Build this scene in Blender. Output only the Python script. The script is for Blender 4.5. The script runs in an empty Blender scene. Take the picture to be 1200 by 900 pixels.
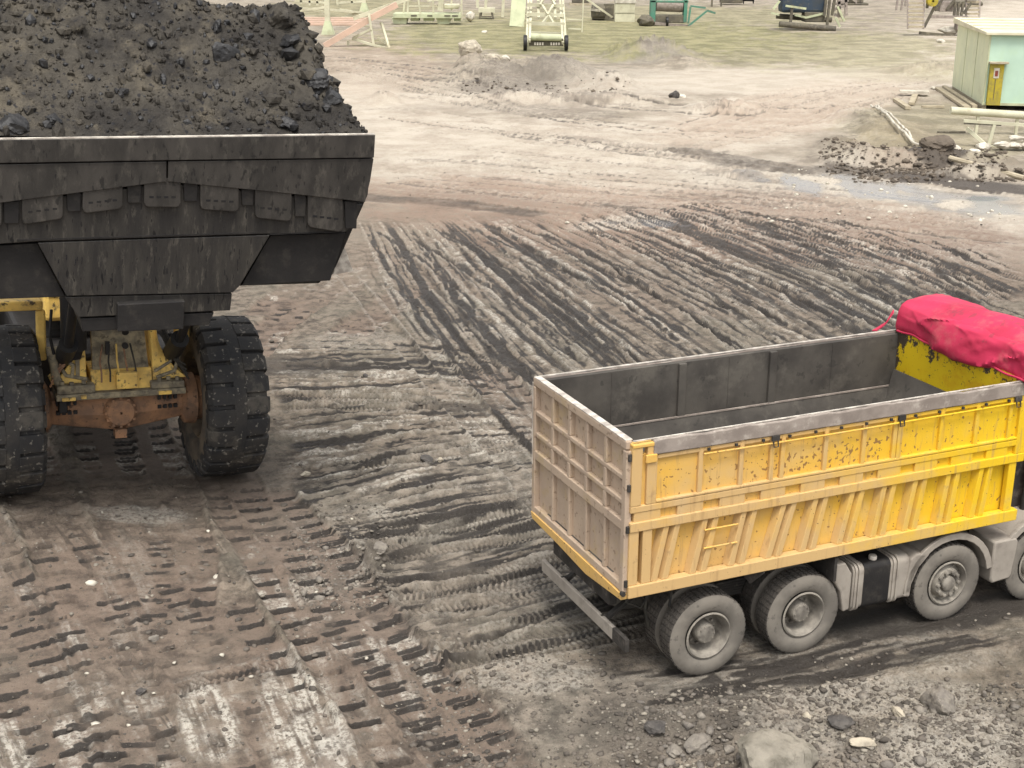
import bpy, math, random
import numpy as np
from mathutils import Matrix, Vector
random.seed(7); RS=np.random.RandomState(7)
sc=bpy.context.scene; COL=sc.collection
R=math.radians
# ---------------------------------------------------------------- camera, sky, sun, exposure
CH,CP,CR,CF=8.466,.321,.005,1600.0      # height, pitch down, roll, focal length in photo pixels (1200 wide)
cam=bpy.data.cameras.new('camera'); camo=bpy.data.objects.new('camera',cam); COL.objects.link(camo)
cam.sensor_width=36; cam.lens=36*CF/1200; cam.clip_end=6000; cam.clip_start=.1
camo.matrix_world=Matrix.Translation((0,0,CH))@Matrix.Rotation(math.pi/2-CP,4,'X')@Matrix.Rotation(CR,4,'Z')
sc.camera=camo
SUN_EL,SUN_AZ=R(66),R(172)   # azimuth measured clockwise from +Y (away from the camera): behind and right of the camera
w=bpy.data.worlds.new('World'); sc.world=w; w.use_nodes=True
nt=w.node_tree; bg=nt.nodes['Background']
sky=nt.nodes.new('ShaderNodeTexSky'); sky.sky_type='NISHITA'; sky.sun_disc=False
sky.sun_elevation=SUN_EL; sky.sun_rotation=SUN_AZ; sky.dust_density=4; sky.air_density=1.0; sky.ozone_density=.6
hs=nt.nodes.new('ShaderNodeHueSaturation'); hs.inputs['Saturation'].default_value=.12
nt.links.new(sky.outputs[0],hs.inputs['Color']); nt.links.new(hs.outputs[0],bg.inputs['Color'])
bg.inputs['Strength'].default_value=.15
sl=bpy.data.lights.new('sun','SUN'); sl.energy=1.25; sl.angle=R(16); sl.color=(1,.93,.83)
so=bpy.data.objects.new('sun',sl); COL.objects.link(so)
sd=Vector((math.sin(SUN_AZ)*math.cos(SUN_EL),math.cos(SUN_AZ)*math.cos(SUN_EL),math.sin(SUN_EL)))
so.rotation_euler=sd.to_track_quat('Z','Y').to_euler(); so.location=(0,0,60)
sc.view_settings.view_transform='Standard'; sc.view_settings.look='None'
sc.view_settings.exposure=.80; sc.view_settings.gamma=1
# ---------------------------------------------------------------- photo pixel <-> place helpers
def ray(x,y):
    dx,dy=x-600,y-450; c,s=math.cos(-CR),math.sin(-CR)
    a,b=c*dx-s*dy,s*dx+c*dy; cp,sp=math.cos(CP),math.sin(CP)
    return np.array([a,CF*cp-b*sp,-CF*sp-b*cp])
OC=np.array([0,0,CH])
def onp(x,y,P,N):
    d=ray(x,y); return OC+d*(np.dot(np.asarray(P)-OC,N)/np.dot(d,N))
def gnd(x,y,z=0): return onp(x,y,(0,0,z),(0,0,1.))
def toPx(X,Y,Z=0):
    cp,sp=math.cos(CP),math.sin(CP); Zr=Z-CH
    d=Y*cp-Zr*sp; d=np.where(d<.5,.5,d); x=X/d*CF; y=-(Y*sp+Zr*cp)/d*CF
    c,s=math.cos(CR),math.sin(CR); return 600+c*x-s*y,450+s*x+c*y
# ---------------------------------------------------------------- numpy noise
def _h(i,j,s): 
    n=(i*374761393+j*668265263+s*1442695041)&0xffffffff
    n=((n^(n>>13))*1274126177)&0xffffffff
    return ((n^(n>>16))&0xffff)/65535.0
def vn(x,y,s=0):
    xi=np.floor(x).astype(np.int64); yi=np.floor(y).astype(np.int64); fx=x-xi; fy=y-yi
    fx=fx*fx*(3-2*fx); fy=fy*fy*(3-2*fy)
    a=_h(xi,yi,s);b=_h(xi+1,yi,s);c=_h(xi,yi+1,s);d=_h(xi+1,yi+1,s)
    return (a+(b-a)*fx)*(1-fy)+(c+(d-c)*fx)*fy
def fbm(x,y,s=0,o=4,g=.5):
    r=0;a=1;t=0
    for k in range(o): r=r+a*vn(x*2**k,y*2**k,s+k*17); t+=a; a*=g
    return r/t
def sst(a,b,x): t=np.clip((x-a)/(b-a),0,1); return t*t*(3-2*t)
# ---------------------------------------------------------------- materials
MATS={}
def mat(name,c1,c2=None,rough=.8,metal=0,scale=3.,bump=.15,bscale=None,stain=None,samt=.5,sscale=6.,contrast=(.35,.65),spec=.3,bdist=.02,stretch=None,stain2=None,s2amt=.6,s2scale=20.):
    m=bpy.data.materials.new(name); m.use_nodes=True; n=m.node_tree; N=n.nodes; L=n.links
    p=N['Principled BSDF']; p.inputs['Roughness'].default_value=rough; p.inputs['Metallic'].default_value=metal
    p.inputs['Specular IOR Level'].default_value=spec
    tc=N.new('ShaderNodeTexCoord'); mp=N.new('ShaderNodeMapping'); L.new(tc.outputs['Object'],mp.inputs[0])
    if stretch: mp.inputs['Scale'].default_value=stretch
    def noise(sc_,det=6,ro=.6,src=None):
        t=N.new('ShaderNodeTexNoise'); t.inputs['Scale'].default_value=sc_; t.inputs['Detail'].default_value=det; t.inputs['Roughness'].default_value=ro
        L.new((src or mp).outputs[0] if src is None else src,t.inputs['Vector']); return t.outputs['Fac']
    def ramp(fac,lo,hi):
        r=N.new('ShaderNodeMapRange'); r.interpolation_type='SMOOTHSTEP'; r.inputs['From Min'].default_value=lo; r.inputs['From Max'].default_value=hi
        L.new(fac,r.inputs['Value']); return r.outputs[0]
    def mix(f,a,b):
        x=N.new('ShaderNodeMix'); x.data_type='RGBA'
        for so_,v in ((x.inputs[0],f),(x.inputs[6],a),(x.inputs[7],b)):
            if isinstance(v,(int,float)): so_.default_value=v
            elif isinstance(v,tuple): so_.default_value=(*v,1) if len(v)==3 else v
            else: L.new(v,so_)
        return x.outputs[2]
    def mul(a,b):
        x=N.new('ShaderNodeMath'); x.operation='MULTIPLY'
        for so_,v in ((x.inputs[0],a),(x.inputs[1],b)):
            if isinstance(v,(int,float)): so_.default_value=v
            else: L.new(v,so_)
        return x.outputs[0]
    c=mix(ramp(noise(scale),*contrast),c1,c2 or tuple(v*.7 for v in c1))
    if stain: c=mix(mul(ramp(noise(sscale,8,.7),.52,.66),samt),c,stain)
    if stain2: c=mix(mul(ramp(noise(s2scale,3,.5),.62,.68),s2amt),c,stain2)
    L.new(c,p.inputs['Base Color'])
    if bump:
        b=N.new('ShaderNodeBump'); b.inputs['Strength'].default_value=bump; b.inputs['Distance'].default_value=bdist
        L.new(noise(bscale or scale*8,5,.65),b.inputs['Height']); L.new(b.outputs[0],p.inputs['Normal'])
    MATS[name]=m; m['helpers']=0
    return m,N,L,p,c,noise,ramp,mix,mul,tc
def M(*a,**k): return mat(*a,**k)[0]
coal=M('coal',(.066,.058,.046),(.026,.023,.020),.8,scale=1.6,bump=.8,bscale=14,bdist=.05,stain=(.12,.102,.074),samt=.7,sscale=1.2,stain2=(.012,.012,.015),s2amt=.85,s2scale=9)
coal_black=M('coal_black',(.008,.008,.009),(.024,.023,.023),.5,scale=6,bump=.7,bscale=12,bdist=.04,spec=.6)
bsteel=M('bucket_steel',(.046,.042,.037),(.026,.024,.023),.5,metal=.15,scale=1.6,bump=.3,bscale=16,stain=(.12,.108,.09),samt=.6,sscale=3.5,stain2=(.006,.006,.007),s2amt=.9,s2scale=7,stretch=(3.5,3.5,.6),spec=.4)
bsteel2=M('wear_steel',(.062,.056,.050),(.036,.033,.030),.5,metal=.2,scale=2,bump=.25,bscale=25,stain=(.11,.10,.085),samt=.6,sscale=3,stain2=(.010,.010,.010),s2amt=.6,s2scale=8,stretch=(2,2,.8),spec=.4)
bdark=M('bucket_dark',(.016,.015,.015),(.024,.022,.021),.6,scale=2,bump=.25,bscale=14,stain=(.05,.045,.038),samt=.5,sscale=4)
edge=M('worn_bright_edge',(.68,.63,.55),(.34,.30,.26),.5,metal=.1,scale=6,bump=.1)
rubber=M('loader_rubber',(.026,.026,.027),(.040,.037,.034),.75,scale=2.5,bump=.4,bscale=22,stain=(.11,.098,.08),samt=.65,sscale=2.2,stain2=(.34,.31,.26),s2amt=.4,s2scale=13)
lside=M('loader_sidewall',(.15,.12,.085),(.08,.068,.055),.9,scale=2,bump=.2,stain=(.04,.037,.034),samt=.6,sscale=2)
loader_rim=M('loader_rim',(.22,.17,.11),(.12,.095,.07),.7,scale=3,stain=(.05,.04,.035),samt=.7)
ly=M('loader_yellow',(.84,.57,.15),(.60,.40,.12),.55,scale=3.5,bump=.25,stain=(.16,.12,.075),samt=.85,sscale=4.5,stain2=(.05,.04,.03),s2amt=.8,s2scale=9)
axm=M('axle_rusty',(.34,.185,.10),(.19,.115,.075),.7,scale=3,bump=.3,stain=(.09,.065,.05),samt=.7,sscale=4,stain2=(.03,.025,.02),s2amt=.7,s2scale=14)
dusty=M('dusty_plate',(.34,.29,.19),(.16,.14,.105),.85,scale=6,bump=.4,stain=(.06,.05,.04),samt=.7,sscale=8)
black=M('black_part',(.014,.014,.016),(.022,.021,.02),.5,scale=3,bump=.1)
hose=M('hose',(.02,.02,.02),(.05,.045,.035),.6,scale=8,bump=.1)
tgm=M('tailgate_paint',(.47,.365,.27),(.40,.31,.235),.85,scale=1.8,bump=.2,bscale=30,stain=(.44,.33,.17),samt=.5,sscale=2.0,stain2=(.14,.095,.065),s2amt=.5,s2scale=14)
railm=M('rim_grey',(.31,.265,.23),(.22,.185,.16),.75,scale=3,bump=.25,bscale=20,stain=(.50,.45,.39),samt=.5,sscale=5)
inner=M('bed_inner',(.092,.083,.071),(.050,.045,.040),.7,scale=1.3,bump=.2,stain=(.16,.145,.12),samt=.4,sscale=1.8,stain2=(.03,.028,.026),s2amt=.5,s2scale=6)
chassis=M('chassis',(.05,.045,.04),(.03,.027,.024),.8,scale=4,bump=.2,stain=(.15,.13,.11),samt=.6,sscale=5)
fend=M('fender_grey',(.34,.305,.26),(.27,.24,.205),.75,scale=2,bump=.12,stain=(.19,.165,.14),samt=.5,sscale=4)
tside=M('tyre_sidewall',(.20,.18,.152),(.135,.122,.105),.9,scale=3,bump=.12,bscale=30,stain=(.15,.135,.115),samt=.5,sscale=3,stain2=(.06,.055,.05),s2amt=.5,s2scale=9)
ttyre=M('truck_rubber',(.10,.088,.075),(.06,.054,.048),.9,scale=4,bump=.25,bscale=30,stain=(.06,.054,.048),samt=.5,sscale=5)
trim_=M('truck_rim',(.28,.255,.215),(.15,.135,.115),.8,scale=5,bump=.2,stain=(.09,.08,.07),samt=.6,sscale=7)
tarp=M('tarp_red',(.56,.028,.085),(.44,.02,.06),.6,scale=2,bump=.3,bscale=4,bdist=.03,stain=(.50,.13,.13),samt=.45,sscale=2.2,stain2=(.20,.04,.05),s2amt=.5,s2scale=5,spec=.45)
concrete=M('pale_stone',(.48,.425,.33),(.31,.275,.215),.9,scale=3,bump=.5,bscale=14,bdist=.04,stain=(.22,.19,.15),samt=.6)
bould=M('boulder_stone',(.27,.245,.20),(.17,.155,.125),.9,scale=3,bump=.6,bscale=12,bdist=.05,stain=(.10,.09,.07),samt=.6)
rockm=M('grey_stone',(.24,.215,.18),(.14,.125,.11),.9,scale=5,bump=.6,bscale=16,bdist=.04,stain=(.36,.32,.26),samt=.5)
rockd=M('dark_stone',(.06,.055,.052),(.11,.10,.09),.8,scale=6,bump=.6,bscale=18,bdist=.03)
white=M('white_stuff',(.62,.58,.49),(.40,.365,.30),.9,scale=2,bump=.3)
sage=M('sage_steel',(.52,.55,.36),(.40,.42,.28),.8,scale=.8,bump=.1,stain=(.30,.27,.17),samt=.5,sscale=1.5)
ivory=M('ivory_steel',(.60,.58,.43),(.44,.42,.30),.8,scale=.6,bump=.05,stain=(.36,.30,.2),samt=.5,sscale=1.5)
pinkb=M('faded_beam',(.60,.42,.32),(.48,.35,.27),.8,scale=.8,bump=.05)
teal=M('teal_paint',(.08,.24,.165),(.11,.20,.15),.7,scale=1,bump=.1,stain=(.2,.19,.14),samt=.5)
navy=M('dark_blue_paint',(.035,.055,.085),(.05,.06,.07),.7,scale=1,bump=.1,stain=(.12,.12,.10),samt=.6,sscale=1.5)
drab=M('drab_steel',(.14,.125,.09),(.09,.08,.065),.85,scale=1.2,bump=.2,stain=(.26,.23,.17),samt=.6,sscale=2)
cream=M('cream_cladding',(.70,.72,.50),(.62,.65,.46),.75,scale=.7,bump=.05,stain=(.50,.50,.34),samt=.4,sscale=1.2)
mint=M('mint_cladding',(.46,.62,.50),(.41,.56,.45),.75,scale=.6,bump=.05,stain=(.45,.6,.42),samt=.4,sscale=1)
roofm=M('hut_roof',(.70,.66,.48),(.58,.54,.39),.8,scale=.8,bump=.1)
ochre=M('ochre_paint',(.42,.33,.03),(.30,.25,.05),.75,scale=3,bump=.1,stain=(.2,.14,.05),samt=.5)
wood=M('grey_wood',(.46,.40,.29),(.32,.27,.19),.85,scale=3,bump=.3,stretch=(1,1,6))
mudm=M('mud_heap',(.15,.122,.094),(.085,.07,.056),.95,scale=1.2,bump=.8,bscale=8,bdist=.08,stain=(.17,.14,.105),samt=.5,sscale=2)
glass=M('cab_glass',(.02,.025,.03),(.03,.035,.04),.15,spec=.6,bump=0)
redcab=M('cab_paint',(.35,.045,.03),(.28,.06,.045),.5,scale=2,bump=.05,stain=(.25,.16,.12),samt=.5)
lensr=M('lamp_lens',(.22,.04,.03),(.16,.07,.05),.4,bump=0)
# yellow box paint: dusty tan towards the tail, clean yellow towards the front, flaking on the upper panels
def yellow_mat(name,flake=True,clean=False,dust=0.):
    m,N,L,p,c,noise,ramp,mix,mul,tc=mat(name,(.80,.47,.055),(.70,.39,.05),.6,scale=2,bump=.12,bscale=30)
    sep=N.new('ShaderNodeSeparateXYZ'); L.new(tc.outputs['Object'],sep.inputs[0])
    def math_(op,a,b):
        x=N.new('ShaderNodeMath'); x.operation=op
        for s_,v in ((x.inputs[0],a),(x.inputs[1],b)):
            if isinstance(v,(int,float)): s_.default_value=v
            else: L.new(v,s_)
        return x.outputs[0]
    if clean:
        col=mix(ramp(noise(2.2,8,.7),.50,.62),(.66,.46,.012),(.60,.36,.01))
        nn_=math_('ADD',noise(7,8,.75),math_('MULTIPLY',ramp(sep.outputs['Z'],2.8,3.15),.10)); nn_=math_('ADD',nn_,math_('MULTIPLY',ramp(sep.outputs['Y'],2.1,2.42),.14)); col=mix(ramp(nn_,.60,.64),col,(.06,.045,.03))
        L.new(col,p.inputs['Base Color']); return m
    f=ramp(sep.outputs['X'],1.0,6.2)
    nz=noise(1.7,6,.65)
    d=math_('SUBTRACT',math_('ADD',.80+dust,math_('MULTIPLY',math_('SUBTRACT',nz,.5),2.3)),math_('MULTIPLY',f,1.22))
    zl=ramp(sep.outputs['Z'],1.9,1.35)   # grime gathers low on the side
    d=math_('ADD',math_('SUBTRACT',d,.12),math_('MULTIPLY',zl,.30))
    cl=N.new('ShaderNodeClamp'); L.new(d,cl.inputs[0])
    base=mix(f,(.72,.41,.050),(.74,.49,.015))
    col=mix(math_('MULTIPLY',cl.outputs[0],.80),base,mix(min(1,dust*2),(.58,.385,.16),(.50,.36,.215)))
    col=mix(mul(ramp(noise(1.0,3,.5),.60,.70),.30),col,(.50,.40,.27))
    st=N.new('ShaderNodeMapping'); st.inputs['Scale'].default_value=(9,9,.9); L.new(tc.outputs['Object'],st.inputs[0])
    col=mix(mul(ramp(noise(1.6,5,.6,st.outputs[0]),.54,.70),.5),col,(.36,.22,.10))
    col=mix(mul(ramp(noise(5.,7,.7),.60,.72),.5),col,(.27,.17,.09))
    if flake:
        zone=math_('MULTIPLY',ramp(sep.outputs['X'],.9,2.2),ramp(sep.outputs['X'],4.1,3.2))
        zz=math_('MULTIPLY',ramp(sep.outputs['Z'],2.38,2.48),ramp(sep.outputs['Z'],2.85,2.66))
        th=math_('ADD',noise(17,2,.5),math_('MULTIPLY',math_('MULTIPLY',zone,zz),.075))
        th=math_('ADD',th,math_('MULTIPLY',zz,.03))
        col=mix(mul(ramp(th,.67,.69),.9),col,(.24,.13,.05))
    col=mix(mul(ramp(noise(30,3,.5),.70,.73),.8),col,(.12,.075,.04))
    L.new(col,p.inputs['Base Color']); return m
yel=yellow_mat('box_yellow'); yelc=yellow_mat('box_front_yellow',clean=True); yeld=yellow_mat('frame_yellow',flake=False,dust=.34)
# ---------------------------------------------------------------- mesh helpers
class MB:
    def __init__(s): s.v=[];s.f=[];s.mi=[];s.g=[]
    def add(s,vs,fs,mi=0):
        o=len(s.v); s.v+= [tuple(map(float,q)) for q in vs]; s.f+=[tuple(i+o for i in f) for f in fs]; s.mi+=[mi]*len(fs); s.g.append((o,len(s.v),len(s.f)-len(fs),len(s.f))); return s
    def box(s,x0,x1,y0,y1,z0,z1,mi=0,rot=None):
        vs=[(x,y,z) for x in (x0,x1) for y in (y0,y1) for z in (z0,z1)]
        if rot:
            c=Vector(((x0+x1)/2,(y0+y1)/2,(z0+z1)/2)); m=Matrix.Rotation(rot[1],3,rot[0]); vs=[c+m@(Vector(q)-c) for q in vs]
        return s.add(vs,[(0,1,3,2),(4,6,7,5),(0,4,5,1),(2,3,7,6),(0,2,6,4),(1,5,7,3)],mi)
    def beam(s,p0,p1,w,h=None,mi=0,up=(0,0,1)):
        h=h or w; a=Vector(p0);b=Vector(p1); d=(b-a).normalized(); u=Vector(up)
        if abs(d.dot(u))>.97: u=Vector((0,1,0))
        x=d.cross(u).normalized()*w/2; y=x.cross(d).normalized()*h/2
        vs=[a-x-y,a+x-y,a+x+y,a-x+y,b-x-y,b+x-y,b+x+y,b-x+y]
        return s.add(vs,[(0,3,2,1),(4,5,6,7),(0,1,5,4),(1,2,6,5),(2,3,7,6),(3,0,4,7)],mi)
    def tube(s,pts,r,n=10,mi=0,caps=True):
        P=[Vector(p) for p in pts]; rs=r if isinstance(r,(list,tuple)) else [r]*len(P); vs=[];fs=[]
        pu=None
        for i,p in enumerate(P):
            d=(P[min(i+1,len(P)-1)]-P[max(i-1,0)]).normalized()
            if pu is None: pu=d.orthogonal().normalized()
            pu=(pu-d*pu.dot(d)).normalized(); q=d.cross(pu)
            for k in range(n):
                t=2*math.pi*k/n; vs.append(p+(pu*math.cos(t)+q*math.sin(t))*rs[i])
        for i in range(len(P)-1):
            for k in range(n): fs.append((i*n+k,i*n+(k+1)%n,(i+1)*n+(k+1)%n,(i+1)*n+k))
        if caps: fs+= [tuple(range(n))[::-1],tuple(range((len(P)-1)*n,len(P)*n))]
        return s.add(vs,fs,mi)
    def prism(s,poly,off,mi=0):   # poly: 3D points, off: extrusion vector
        n=len(poly); off=np.asarray(off,float); a=[np.asarray(p,float) for p in poly]
        return s.add(a+[p+off for p in a],[tuple(range(n))[::-1],tuple(range(n,2*n))]+[(i,(i+1)%n,(i+1)%n+n,i+n) for i in range(n)],mi)
    def lathe(s,prof,c=(0,0,0),ax='x',n=48,mi=0,close=False):  # prof: (pos along axis, radius)
        vs=[];fs=[]
        for (w_,r) in prof:
            for k in range(n):
                t=2*math.pi*k/n; a,b=r*math.cos(t),r*math.sin(t)
                q={'x':(w_,a,b),'y':(a,w_,b),'z':(a,b,w_)}[ax]; vs.append((q[0]+c[0],q[1]+c[1],q[2]+c[2]))
        m=len(prof)
        for i in range(m if close else m-1):
            for k in range(n): fs.append((i*n+k,i*n+(k+1)%n,((i+1)%m)*n+(k+1)%n,((i+1)%m)*n+k))
        return s.add(vs,fs,mi)
    def sector(s,r0,r1,w0,w1,a0,a1,c,r1b=None,k=3,mi=0,ax='x'):   # block on a tyre; r1 at w0, r1b at w1
        r1b=r1b or r1; vs=[]
        for i in range(k+1):
            t=a0+(a1-a0)*i/k
            for (r,w_) in ((r0,w0),(r0,w1),(r1b,w1),(r1,w0)):
                a,b=r*math.cos(t),r*math.sin(t)
                q=(w_,a,b) if ax=='x' else (a,w_,b)
                vs.append((q[0]+c[0],q[1]+c[1],q[2]+c[2]))
        fs=[(0,1,2,3),tuple(4*k+j for j in (3,2,1,0))]
        for i in range(k):
            for j in range(4): fs.append((4*i+j,4*i+(j+1)%4,4*i+4+(j+1)%4,4*i+4+j))
        return s.add(vs,fs,mi)
    def each(s,name,mats,parent=None,bevel=0,smooth=False,per=1):   # every piece its own object
        out=[]
        for k in range(0,len(s.g),per):
            a,b=s.g[k],s.g[min(k+per,len(s.g))-1]; q=MB(); q.v=s.v[a[0]:b[1]]; q.f=[tuple(i-a[0] for i in f) for f in s.f[a[2]:b[3]]]; q.mi=s.mi[a[2]:b[3]]
            out.append(q.build(name,mats,parent,bevel,smooth))
        return out
    def build(s,name,mats,parent=None,bevel=0,smooth=False,seg=2):
        me=bpy.data.meshes.new(name); me.from_pydata(s.v,[],s.f); me.update()
        if not isinstance(mats,(list,tuple)): mats=[mats]
        for m in mats: me.materials.append(m)
        if len(mats)>1: me.polygons.foreach_set('material_index',s.mi)
        import bmesh
        bm=bmesh.new(); bm.from_mesh(me); bmesh.ops.recalc_face_normals(bm,faces=bm.faces); bm.to_mesh(me); bm.free()
        o=bpy.data.objects.new(name,me); COL.objects.link(o)
        if parent: o.parent=parent
        if smooth:
            me.polygons.foreach_set('use_smooth',[True]*len(me.polygons)); me.set_sharp_from_angle(angle=R(38))
        if bevel:
            b=o.modifiers.new('bevel','BEVEL'); b.width=bevel; b.segments=seg; b.limit_method='ANGLE'; b.angle_limit=R(35)
        return o
def thing(name,label,cat,loc=(0,0,0),rotz=0,group=None):
    o=bpy.data.objects.new(name,None); COL.objects.link(o); o.location=loc; o.rotation_euler=(0,0,rotz); o.empty_display_size=.3
    o['label']=label; o['category']=cat
    if group: o['group']=group
    return o
def tag(o,label,cat,group=None,kind=None):
    if label: o['label']=label
    if cat: o['category']=cat
    if group: o['group']=group
    if kind: o['kind']=kind
    return o
def dup(root,loc=None,rotz=None,label=None):
    def cp(o,par):
        c=o.copy(); COL.objects.link(c)
        if par: c.parent=par
        for ch in list(o.children): cp(ch,c)
        return c
    r=cp(root,None)
    if loc is not None: r.location=loc
    if rotz is not None: r.rotation_euler=(0,0,rotz)
    if label: r['label']=label
    return r
def np_mesh(name,V,F,mats,attrs=None,smooth=False,cols=None):
    me=bpy.data.meshes.new(name); V=np.asarray(V,np.float32); F=np.asarray(F,np.int32)
    me.vertices.add(len(V)); me.vertices.foreach_set('co',V.ravel())
    k=F.shape[1]; me.loops.add(F.size); me.loops.foreach_set('vertex_index',F.ravel())
    me.polygons.add(len(F)); me.polygons.foreach_set('loop_start',np.arange(0,F.size,k,dtype=np.int32)); me.polygons.foreach_set('loop_total',np.full(len(F),k,np.int32))
    if smooth: me.polygons.foreach_set('use_smooth',np.ones(len(F),bool))
    for a,d in (attrs or {}).items():
        at=me.attributes.new(a,'FLOAT','POINT'); at.data.foreach_set('value',np.asarray(d,np.float32))
    me.update(); me.validate()
    for m in (mats if isinstance(mats,(list,tuple)) else [mats]): me.materials.append(m)
    o=bpy.data.objects.new(name,me); COL.objects.link(o); return o
# icosphere template
def ico(sub=0):
    import bmesh
    bm=bmesh.new(); bmesh.ops.create_icosphere(bm,subdivisions=sub+1,radius=1); 
    V=np.array([v.co[:] for v in bm.verts]); F=np.array([[v.index for v in f.verts] for f in bm.faces]); bm.free(); return V,F
ICO0,ICF0=ico(0); ICO1,ICF1=ico(1); ICO3,ICF3=ico(3)
def rock_mesh(size,seed,flat=.7,detail=3,sx=1,sy=1,cut=.93):
    V,F=ICO3.copy(),ICF3; rs=np.random.RandomState(seed)
    for _ in range(11):     # plane cuts give facets
        n=rs.normal(size=3); n/=np.linalg.norm(n); d=rs.uniform(.62,.95); t=V@n-d; V=V-np.outer(np.maximum(t,0)*(.72 if size>.3 else .93),n)
    nn=fbm(V[:,0]*2.5+seed,V[:,1]*2.5+V[:,2]*3.1,seed,4)-.5
    V=V*(1+nn[:,None]*.5+.06*(fbm(V[:,0]*9+V[:,2]*4,V[:,1]*9-V[:,2]*5,seed+5,3)-.5)[:,None]); V*=np.array([size*sx,size*sy,size*flat]); return V,F
def rock(name,px,py,size,label,m,seed,flat=.7,sx=1,sy=1,cat='rock',sink=.3,rz=None,group=None):
    V,F=rock_mesh(size,seed,flat,3,sx,sy); g=gnd(px,py); z0=ground_h(g[0],g[1])
    o=np_mesh(name,V,F,m); o.data.polygons.foreach_set('use_smooth',np.ones(len(F),bool)); o.data.set_sharp_from_angle(angle=R(28))
    o.location=(g[0],g[1],z0+size*flat*(.75-sink)); o.rotation_euler=(0,0,rz if rz is not None else seed*1.3)
    return tag(o,label,cat,group)
# ================================================================ GROUND
NR,NC=1180,1300
inv=np.linspace(1/9.6,1/240.,NR); Ys=1/inv
Ys=np.concatenate([np.linspace(-60,8.5,12),[9.2],Ys,np.geomspace(260,4500,16)])
us=np.linspace(-.44,.44,NC); us=np.concatenate([-np.geomspace(6,.46,26),us,np.geomspace(.46,6,26)])
YY=np.repeat(Ys[:,None],len(us),1); XX=us[None,:]*np.maximum(YY,9.6)
nr,nc=YY.shape; X=XX.ravel(); Y=YY.ravel()
PX,PY=toPx(X,Y); NV=len(X)
inP=(Y>9.0)&(Y<270)&(np.abs(X/np.maximum(Y,9.6))<.47)
H=np.zeros(NV); 
dark=np.zeros(NV); pale=np.zeros(NV); red=np.zeros(NV); green=np.zeros(NV); grey=np.zeros(NV); rough=np.zeros(NV)  # dark layer: mud tone, plus groove and under-machine shade painted in
# broad soil relief
H+= (fbm(X*.22,Y*.22,3,3)-.5)*.10*sst(22,40,Y)
H+= (fbm(X*.9,Y*.9,5,4)-.5)*.05
n_mid0=fbm(X*1.3,Y*1.3,38,3); nclod=fbm(X*5,Y*5,9,4,.6); H+=(nclod-.5)*.055*(.5+n_mid0)
nfine=fbm(X*17,Y*17,13,3,.6); H+=(nfine-.5)*.026*sst(45,20,Y)
warp=(fbm(X*1.1,Y*1.1,21,3)-.5)
wx=(fbm(X*.5,Y*.5,61,4)-.5); wy=(fbm(X*.5,Y*.5,62,4)-.5); n_big=fbm(X*.35,Y*.35,31,4); n_mid=fbm(X*1.4,Y*1.4,33,4)
def catmull(P,n=14):
    P=np.array(P,float); Q=np.vstack([2*P[0]-P[1],P,2*P[-1]-P[-2]]); out=[]
    for i in range(1,len(Q)-2):
        t=np.linspace(0,1,n,endpoint=False)[:,None]; a,b,c,d=Q[i-1],Q[i],Q[i+1],Q[i+2]
        out.append(.5*(2*b+(c-a)*t+(2*a-5*b+4*c-d)*t*t+(3*b-a-3*c+d)*t**3))
    return np.vstack(out+[P[-1:]])
def st_coords(pts,half):   # vertices near a path -> indices, distance along, lateral
    pts=np.asarray(pts)[:,:2]; x0,y0=pts.min(0)-half; x1,y1=pts.max(0)+half
    idx=np.nonzero(inP&(X>x0)&(X<x1)&(Y>y0)&(Y<y1))[0]
    if len(idx)==0: return idx,None,None
    x,y=X[idx],Y[idx]; best=np.full(len(idx),1e9); S=np.zeros(len(idx)); T=np.zeros(len(idx)); acc=0
    for a,b in zip(pts[:-1],pts[1:]):
        d=b-a; l=np.hypot(*d)
        if l<1e-6: continue
        d/=l; rx,ry=x-a[0],y-a[1]; s=np.clip(rx*d[0]+ry*d[1],0,l); ex,ey=rx-s*d[0],ry-s*d[1]; q=ex*ex+ey*ey
        lat=rx*(-d[1])+ry*d[0]; m=q<best; best[m]=q[m]; S[m]=acc+s[m]; T[m]=lat[m]; acc+=l
    k=best<half*half; 
    return idx[k],S[k],T[k]
def endfade(S,L=1.): return sst(0,L,S)*sst(0,L,S.max()-S) if len(S) else 1
def worldpath(px): return catmull([gnd(*p)[:2] for p in px])
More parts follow.
